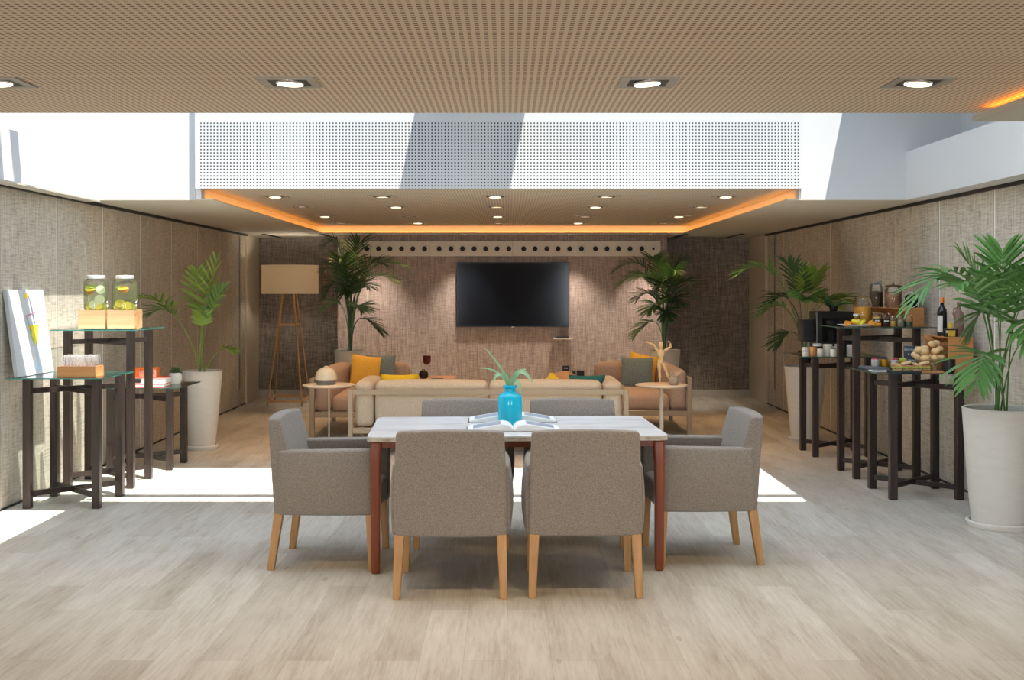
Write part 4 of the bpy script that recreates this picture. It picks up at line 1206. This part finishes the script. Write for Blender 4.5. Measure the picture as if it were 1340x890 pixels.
# ------------------------------------------------------------------ right near table: bread crate, basket, sandwiches
def crate(label, x0, y0, wx, dy, h, z, rz=0, px=0, py=0):
    """open box: the opening faces -X; front (-Y) face is solid"""
    t = thing('wooden_crate', label, 'crate', (x0, y0, z), rz, 'orange-brown display crates')
    w = .010
    bm = bm_new()
    add_box(bm, 0, wx, 0, w, 0, h); add_box(bm, 0, wx, dy - w, dy, 0, h); add_box(bm, 0, wx, w, dy - w, 0, w); add_box(bm, 0, wx, w, dy - w, h - w, h); add_box(bm, wx - w, wx, w, dy - w, w, h - w)
    obj('crate_body', bm, 'plywood', t, smooth=False)
    return t
crate('orange-brown wooden crate lying on its side with the bread basket in its opening', 3.367, 8.87, .19, .50, .268, .963)
t = thing('bread_basket', 'woven wicker basket filled with bread rolls on the near right table', 'basket', (3.285, 9.03, .963))
bm = bm_new(); lathe(bm, [(0, 0), (.075, 0), (.085, .02), (.105, .085), (.11, .09), (.104, .094), (.098, .08), (.078, .012), (0, .01)], 32); obj('basket_body', bm, 'wicker', t)
bm = bm_new(); tube(bm, [(.107 * math.cos(2 * PI * k / 24), .107 * math.sin(2 * PI * k / 24), .09) for k in range(24)], .007, 6, closed=True); obj('rim', bm, 'wicker', t)
r0 = None
rolls = [(-.060, -.060, .105, 0), (.012, -.075, .105, 20), (.066, -.045, .110, -20), (-.090, .012, .112, 50), (-.012, -.005, .115, 0), (.066, .035, .115, 40), (-.02, .075, .120, 10),
         (-.050, -.035, .158, 30), (.028, -.045, .160, -25), (.078, .0, .172, 15), (-.03, .04, .175, -10), (.02, .0, .212, 35), (.07, .055, .215, 0), (-.09, -.01, .168, -40), (-.088, .07, .125, 0)]
for i, (x, y, z, a) in enumerate(rolls):
    if r0 is None:
        bm = bm_new(); ball(bm, (0, 0, 0), .033, 1.12, .88, .80, 14); r0 = obj('bread_roll', bm, 'bread'); o = r0
    else: o = r0.copy(); COL.objects.link(o)
    tag(o, 'round crusty bread roll in the bottom layer of the heap in the wicker basket' if z < .13 else 'round bread roll in the %s layer of the basket heap, %s' % (('top', ('right one' if x > .05 else 'left one')) if z > .2 else ('middle', {-.050: 'second from the left', .028: 'fourth from the left', .078: 'rightmost', -.03: 'third from the left', -.09: 'leftmost'}[x])), 'bread roll', 'bread rolls in the wicker basket')
    o.location = (3.285 + x, 9.03 + y, .963 + z - .005); o.rotation_euler = (R(a * .3), R(a * .4), R(a))
bm = bm_new(); ball(bm, (0, 0, 0), .036, 2.4, .9, .8, 14); o = obj('bread_loaf', bm, 'breadd'); o.location = (3.33, 9.12, 1.185); o.rotation_euler = (0, R(35), R(15))
tag(o, 'long brown bread loaf leaning in the top corner of the crate', 'bread')
bm = bm_new(); ball(bm, (0, 0, 0), .036, 1.5, .9, .8, 14); o = obj('bread_loaf', bm, 'breadd'); o.location = (3.43, 9.08, 1.165); o.rotation_euler = (0, R(-20), R(-15))
tag(o, 'small dark bread roll at the back of the crate behind the pale rolls', 'bread')
tag(boxo('serving_board', 3.14, 3.31, 8.79, 8.895, .963, .975, 'plywood', bev=.003), 'thin wooden serving board in front of the bread basket', 'board')
t = thing('black_cup', 'black ribbed cup in front of the bread crate', 'cup', (3.345, 8.80, .963))
bm = bm_new(); pr = [(0, 0), (.034, 0), (.044, .012)]
for k in range(6): pr += [(.046 + .0012 * (k % 2), .016 + k * .014), (.0475, .023 + k * .014)]
pr += [(.047, .104), (.043, .104), (.042, .02), (0, .018)]
lathe(bm, pr, 28); obj('cup_body', bm, 'darkpl', t)
# bottles on the bread crate
def bottle(label, loc, prof, mat, parts):
    t = thing('bottle', label, 'bottle', loc)
    bm = bm_new(); lathe(bm, prof, 24); obj('bottle_body', bm, mat, t)
    for nm, pf, mt in parts:
        bm = bm_new(); lathe(bm, pf, 24, cap=False); obj(nm, bm, mt, t)
    return t
ZC = .963 + .268
w_ = bottle('dark wine bottle with a white label on top of the bread crate', (3.405, 9.10, ZC), [(0, 0), (.036, 0), (.038, .006), (.038, .185), (.034, .205), (.017, .232), (.0145, .24), (.0145, .30), (0, .30)], 'winegl',
       [('capsule', [(.0155, .262), (.0155, .302), (0, .3025)], 'orange')])
bm = bm_new()
for k in range(8):
    a0, a1 = R(185 + k * 9), R(194 + k * 9)
    bm.faces.new([bm.verts.new((.0386 * math.cos(a), .0386 * math.sin(a), z)) for a, z in ((a0, .03), (a1, .03), (a1, .16), (a0, .16))])
obj('label', bm, 'winelabel', w_)
t = thing('oil_tin', 'squat black and yellow flask with yellow cap in front of the wine bottle', 'flask', (3.405, 8.93, ZC))
boxo('tin_body', -.047, .047, -.03, .03, 0, .066, 'darkpl', t, bev=.005)
bm = bm_new(); lathe(bm, [(0, .066), (.018, .066), (.018, .105), (0, .105)], 16); obj('cap', bm, 'yellowcap', t)
boxo('label', -.028, .026, -.032, -.0305, .003, .05, 'yellowcap', t); boxo('label', -.046, -.034, -.0325, -.0305, .03, .05, 'winelabel', t)
bottle('brown ceramic bottle at the right on top of the bread crate', (3.505, 9.02, ZC), [(0, 0), (.036, 0), (.038, .006), (.038, .15), (.034, .178), (.02, .205), (.015, .215), (.014, .25), (.017, .255), (.017, .265), (0, .265)], 'brownc', [])
t = bpy.data.objects['bottle.001'] if 'bottle.001' in bpy.data.objects else None
if t:
    bm = bm_new(); tube(bm, [(-.014, -.01, .225), (-.045, -.01, .21), (-.05, -.01, .175), (-.036, -.01, .15)], .005, 6); obj('handle', bm, 'brownc', t)
tag(boxo('white_card', 3.44, 3.475, 9.14, 9.145, ZC, ZC + .075, 'paper'), 'small white card standing between the two bottles on the crate', 'card')

# slate trays and sandwiches
tag(boxo('slate_tray', 2.93, 3.235, 8.80, 8.98, .963, .975, 'slate', bev=.003), 'black slate tray carrying the sandwiches', 'tray')
tag(boxo('slate_tray', 2.85, 3.03, 9.22, 9.43, .963, .975, 'slateg', bev=.003), 'grey slate tray under the yogurt cups at the left', 'tray')
t = thing('napkin_stack', 'flat white napkins lying at the left corner of the near right table', 'napkins', (2.90, 9.02, .963))
boxo('napkin', -.08, .06, -.05, .05, 0, .006, 'paper', t); boxo('napkin', -.07, .07, -.045, .055, .006, .010, 'slateg', t)
def wrap(x, y, rz, i):
    t = thing('sandwich', 'folded flatbread sandwich with green and pink filling in a row on the black slate tray', 'sandwich', (x, y, .975), R(rz), 'sandwiches on the black slate tray')
    t['label'] = 'folded flatbread sandwich with green filling on the black slate tray, ' + ('leftmost', 'second from the left', 'third from the left', 'rightmost')[i]
    t.scale = (1, 1, 1.25)
    bm = bm_new(); rbox(bm, -.034, .034, -.028, .028, 0, .014, .006, 2, 2); obj('bread_slice', bm, 'bread', t)
    bm = bm_new(); rbox(bm, -.041, .041, -.034, .034, .012, .024, .005, 2, 5, lambda a, b, c: (a, b, c + .009 * math.sin(a * 190) * math.cos(b * 140))); obj('lettuce', bm, 'lettuce', t)
    bm = bm_new(); rbox(bm, -.030, .033, -.027, .027, .021, .031, .004, 2, 3, lambda a, b, c: (a, b, c + .003 * math.sin(a * 150 + 1))); obj('ham', bm, 'salmon', t)
    bm = bm_new(); rbox(bm, -.033, .031, -.027, .027, .028, .044, .007, 2, 3, lambda a, b, c: (a, b, c + .28 * (a + .02) * (1 if i % 2 else -1) * .7 + .004)); obj('bread_slice', bm, 'bread', t)
for i, x in enumerate((2.985, 3.06, 3.135, 3.20)):
    wrap(x, 8.90 + .015 * (i % 2), (-6, 8, -4, 5)[i], i)
def cup(label, x, y, z, r, h, low, top, mats, grp='small dessert cups on the near right table'):
    t = thing('dessert_cup', label, 'dessert cup', (x, y, z), 0, grp)
    bm = bm_new(); lathe(bm, [(0, 0), (r * .85, 0), (r, h * .15), (r, h)], 20, cap=False); obj('cup_glass', bm, 'jar', t)
    bm = bm_new(); lathe(bm, [(0, .002), (r * .82, .002), (r * .96, h * .15), (r * .96, h * low), (0, h * low)], 20); obj('dessert', bm, mats[0], t)
    bm = bm_new(); lathe(bm, [(0, h * low), (r * .96, h * low), (r * .96, h * .9), (0, h)], 20); obj('cream_layer', bm, mats[1], t)
    bm = bm_new()
    for k in range(5): ball(bm, (r * .5 * math.cos(k * 1.3), r * .5 * math.sin(k * 1.3), h + .002), r * .33, n=8)
    obj('berries', bm, mats[2], t)
cup('glass of white yogurt with red berries, leftmost dessert on the near right table', 2.955, 9.33, .975, .033, .062, .6, 1, ('yog', 'yog', 'berry'))
cup('glass of orange mango dessert with purple topping beside the white yogurt', 3.03, 9.34, .975, .034, .062, .6, 1, ('mango', 'mango', 'purple'))
cup('low glass of brown dessert at the right of the orange dessert', 3.09, 9.38, .963, .028, .045, .6, 1, ('breadd', 'salmon', 'salmon'))
cup('glass with dark berry base, white cream and red berries beside the sandwiches', 3.035, 9.10, .963, .031, .085, .45, 1, ('jam', 'yog', 'berry'))
cup('glass of yellow mango dessert behind the sandwiches', 3.115, 9.15, .963, .035, .08, .6, 1, ('mango', 'mango', 'limef'))
t = thing('chalkboard_sign', 'small dark chalkboard sign with pale writing on a wooden stand by the bread', 'sign', (3.20, 9.24, .963), R(-8))
bm = bm_new(); rbox(bm, -.042, .042, -.004, .004, .02, .185, .003, 1, 2); cb = obj('board', bm, 'chalk', t, rot=(R(-10), 0, 0))
text('writing', 'Berries', .026, 'chalkw', cb, (0, -.0055, .155), (PI / 2, 0, 0)); text('writing', '&', .024, 'chalkw', cb, (-.005, -.0055, .115), (PI / 2, 0, 0)); text('writing', 'Honey', .030, 'chalkw', cb, (0, -.0055, .068), (PI / 2, 0, 0))
bm = bm_new(); beam(bm, (.055, .01, 0), (.058, .02, .18), .012, .03); beam(bm, (.05, .05, 0), (.058, .02, .178), .012, .03); beam(bm, (-.04, -.012, .012), (.06, -.012, .012), .03, .02); obj('stand', bm, 'palebox', t, smooth=False)

# ------------------------------------------------------------------ right tall table: fruit platter, jars, crate
ZE = 1.28
t = thing('fruit_platter', 'white platter on the tallest right table', 'platter', (2.955, 9.80, ZE))
bm = bm_new(); lathe(bm, [(0, .004), (.11, .004), (.155, .014), (.168, .016), (.168, .02), (.15, .018), (.11, .009), (0, .009)], 36); obj('plate', bm, 'ceramic', t)
s0 = None
for i in range(14):
    if s0 is None:
        bm = bm_new(); fruit_slice(bm, (0, 0, 0), .03, (0, 0, 0), .012); s0 = obj('fruit_piece', bm, 'orangef')
        o = s0
    else:
        o = s0.copy(); COL.objects.link(o)
    kind = 0 if i < 5 else (1 if i < 10 else 2)
    if kind == 1:
        if i == 5:
            bm = bm_new(); rbox(bm, -.03, .03, -.02, .02, -.01, .012, .004, 1, 1); me = obj('fruit_piece', bm, 'lemonf'); py_mesh = me.data; COL.objects.unlink(me); bpy.data.objects.remove(me)
        o.data = py_mesh
    o.name = ('orange_slice', 'pineapple_piece', 'melon_slice')[kind]
    tag(o, ('orange fruit slice fanned at the left of the white platter, ', 'yellow pineapple piece heaped in the middle of the white platter, ', 'orange melon slice laid at the right of the white platter, ')[kind] + ('leftmost of them', 'second from the left', 'third from the left', 'fourth from the left', 'fifth from the left')[i % 5],
        'fruit', ('orange slices on the platter', 'pineapple pieces on the platter', 'melon slices on the platter')[kind])
    x = 2.955 + (-.105, -.035, .095)[kind] + (i % 5) * .019; y = 9.74 + (i * 37 % 5) * .022
    o.location = (x, y, ZE + .022 + (.012 if kind == 1 and i % 2 else 0) + .008 * (i % 2)); o.rotation_euler = (R(25 + 9 * (i % 3)), R(-12 + 6 * (i % 4)), R(30 * i))

def glass_jar(label, x, y, z, r, h, fill, fmat, lid, group=None, labelc=None):
    t = thing('glass_jar', label, 'jar', (x, y, z), 0, group)
    nr = r * .8
    bm = bm_new(); lathe(bm, [(0, .001), (r * .92, .001), (r, h * .06), (r, h * .74), (nr, h * .86), (nr, h * .9)], 24, cap=False); obj('jar_body', bm, 'jar', t)
    bm = bm_new()
    lathe(bm, [(0, .004), (r * .88, .004), (r * .94, h * .08), (r * .94, h * fill * .96), (r * .5, h * fill), (0, h * (fill + .02))], 24)
    obj('contents', bm, fmat, t)
    bm = bm_new()
    if lid == 'knob': lathe(bm, [(nr + .004, h * .86), (nr + .004, h * .88), (nr * .8, h * .93), (nr * .25, h * .955), (nr * .14, h * .965), (nr * .28, h * .985), (nr * .22, h), (0, h)], 24, cap=False); obj('lid', bm, 'jar', t)
    elif lid == 'wood': lathe(bm, [(0, h * .86), (r * .98, h * .86), (r * .98, h * .92), (r * .5, h * .96), (r * .12, h * .96), (r * .1, h * 1.05), (0, h * 1.05)], 24); obj('lid', bm, 'cookie', t)
    elif lid == 'tilt':
        tube(bm, [(-nr, 0, h * .90), (nr * .2, 0, h * .98), (nr, 0, h * 1.02)], .006, 6); lathe(bm, [(nr, h * .88), (nr, h * .93), (0, h * .95)], 20, cap=False); obj('lid', bm, 'slateg', t)
    else: lathe(bm, [(nr + .003, h * .86), (nr + .003, h), (0, h)], 24, cap=False); obj('lid', bm, lid, t)
    if labelc:
        bm = bm_new()
        for k in range(8):
            a0, a1 = R(215 + k * 12.5), R(227.5 + k * 12.5)
            bm.faces.new([bm.verts.new(((r + .001) * math.cos(a), (r + .001) * math.sin(a), zz)) for a, zz in ((a0, h * .28), (a1, h * .28), (a1, h * .58), (a0, h * .58))])
        lb = obj('label', bm, 'ink', t)
        bm = bm_new()
        for k in range(4):
            a0, a1 = R(236 + k * 16), R(246 + k * 16)
            bm.faces.new([bm.verts.new(((r + .002) * math.cos(a), (r + .002) * math.sin(a), zz)) for a, zz in ((a0, h * .38), (a1, h * .38), (a1, h * .48), (a0, h * .48))])
        obj('label_writing', bm, 'paper', lb)
    return t
glass_jar('large glass jar of orange biscuits with a knob lid on the tallest right table', 3.065, 10.02, ZE, .076, .27, .62, 'chips', 'knob')
glass_jar('small jar of dark preserve with glass lid in front of the orange biscuit jar', 2.99, 9.95, ZE, .032, .105, .6, 'jam', 'ceramic', None)
glass_jar('small jar of yellow preserve with a black label on the tallest right table', 3.115, 9.80, ZE, .039, .12, .7, 'honey', 'jar', None, True)
glass_jar('small jar of dark preserve with a black label, right of the yellow preserve', 3.185, 9.78, ZE, .035, .115, .62, 'jam', 'jar', None, True)
glass_jar('small open jar of golden cereal between the dark preserve and the seeds', 3.245, 9.78, ZE, .032, .095, .5, 'honey', 'jar')
glass_jar('low jar of mixed pale seeds on the tallest right table', 3.31, 9.78, ZE, .034, .10, .6, 'seeds', 'jar')
glass_jar('low jar of green seeds at the right end of the small jar row', 3.375, 9.77, ZE, .034, .10, .45, 'greens', 'jar')
crate('orange-brown wooden crate carrying the cookie jars on the tallest right table', 3.385, 9.87, .19, .49, .158, ZE, R(20))
ZK = ZE + .158
glass_jar('glass jar of dark chocolate cookies with a slanted clip lid on the crate', 3.245, 10.22, ZK, .058, .225, .62, 'cookie', 'tilt')
glass_jar('glass jar of ginger cookies with a dark wooden knob lid on the crate', 3.355, 10.10, ZK, .072, .205, .66, 'cookie2', 'wood')
t = thing('round_black_jar', 'round black jar with a thin white ring behind the palm frond on the crate', 'jar', (3.475, 9.98, ZK))
bm = bm_new(); lathe(bm, [(0, 0), (.045, 0), (.066, .03), (.07, .06), (.062, .095), (.045, .11), (0, .115)], 24); obj('jar_body', bm, 'gloss', t)
bm = bm_new(); tube(bm, [(.066 * math.cos(2 * PI * k / 24), 0, .066 * math.sin(2 * PI * k / 24)) for k in range(24)], .003, 6, closed=True); obj('ring', bm, 'ceramic', t, loc=(-.03, -.072, .068), rot=(0, 0, R(10)))

# ------------------------------------------------------------------ right far table: coffee machine and mugs
t = thing('coffee_machine', 'black boxy coffee machine on the far right glass table', 'coffee machine', (3.16, 11.36, .96))
boxo('body', -.17, .19, -.14, .16, 0.01, .42, 'darkpl', t, bev=.008)
boxo('edge_strip', -.176, -.168, -.145, -.135, .02, .415, 'slateg', t)
boxo('brew_head', -.30, -.176, -.10, .10, .13, .34, 'darkpl', t, bev=.01)
bm = bm_new(); tube(bm, [(-.26, -.05, .13), (-.26, -.05, .09)], .012, 8); tube(bm, [(-.22, -.06, .13), (-.22, -.06, .08)], .006, 8); obj('spout', bm, 'slateg', t)
boxo('drip_tray', -.27, -.176, -.10, .10, 0, .03, 'darkpl', t); boxo('front_panel', -.12, .15, -.143, -.139, .12, .36, 'gloss', t); boxo('foot', -.1, .1, -.1, .1, 0, .012, 'darkpl', t)
t = thing('potted_plant', 'small leafy plant standing behind the top of the black coffee machine', 'potted plant', (3.20, 11.40, 1.38))
bm = bm_new(); lathe(bm, [(0, 0), (.035, 0), (.045, .05), (.04, .05), (0, .04)], 16); obj('pot', bm, 'darkpl', t)
for pts, w in (([(0, 0, .04), (-.04, 0, .12), (-.10, 0, .20)], .022), ([(0, 0, .04), (-.12, 0, .05), (-.06, -.02, .19)], .02), ([(0, 0, .04), (.06, 0, .12), (.17, -.03, .12)], .012), ([(0, 0, .04), (.10, 0, .10), (.24, -.04, .06)], .012), ([(0, 0, .04), (.03, 0, .09), (.12, -.05, .085)], .014), ([(0, 0, .04), (-.05, -.02, .08), (-.13, -.04, .09)], .012)):
    strap('leaf', pts, w, 'leafd', t)
def mug(label, x, y, z, r, h, mat, dots=False, hs=1):
    t = thing('mug', label, 'mug', (x, y, z), 0, 'mugs on the far right table')
    bm = bm_new(); lathe(bm, [(0, 0), (r * .93, 0), (r, .004), (r, h), (r - .003, h), (r - .004, .008), (0, .007)], 22); obj('mug_body', bm, mat, t)
    if hs:
        bm = bm_new(); tube(bm, [(hs * (r - .002), 0, h * .8), (hs * (r + .022), 0, h * .72), (hs * (r + .024), 0, h * .4), (hs * (r - .002), 0, h * .22)], .005, 6); obj('handle', bm, mat, t)
    if dots:
        for j in range(3):
            for k in range(7):
                a0 = R(205 + k * 20); a1 = a0 + R(9)
                bm = bm_new() if (j == 0 and k == 0) else bm
                bm.faces.new([bm.verts.new(((r + .0008) * math.cos(a), (r + .0008) * math.sin(a), h * (.5 + j * .14) + zz)) for a, zz in ((a0, 0), (a1, 0), (a1, h * .08), (a0, h * .08))])
        obj('print', bm, 'mugprint', t)
mug('small white mug with dark lettering at the left end of the mug row', 2.825, 11.02, .96, .031, .085, 'ceramic', True, 0)
mug('copper-orange mug, second from the left in the mug row', 2.895, 11.03, .96, .036, .088, 'copper', False, 1)
mug('white mug with a black band behind the copper mug', 2.975, 11.14, .96, .046, .115, 'ceramic', False, 1)
mug('small plain white cup in front of the coffee machine', 2.962, 11.0, .96, .030, .072, 'ceramic', False, 0)
mug('large white mug with grey printed pattern in front of the coffee machine', 3.05, 11.06, .96, .044, .112, 'ceramic', True, 1)
mug('small white handled cup in front of the printed mug', 3.075, 10.97, .96, .028, .07, 'ceramic', False, 1)
mug('white mug beside the leg of the tall table', 3.17, 11.10, .96, .042, .112, 'ceramic', False, -1)
mug('small white cup in front of the mug beside the table leg', 3.15, 10.99, .96, .030, .072, 'ceramic', False, 0)
mug('white printed mug seen between the legs of the tall table', 3.27, 11.06, .96, .040, .108, 'ceramic', True, 1)
bm = bm_new(); lathe(bm, [(.0465, .045), (.0465, .09)], 22, cap=False); o = obj('dark_band', bm, 'ink', bpy.data.objects['mug.002'])
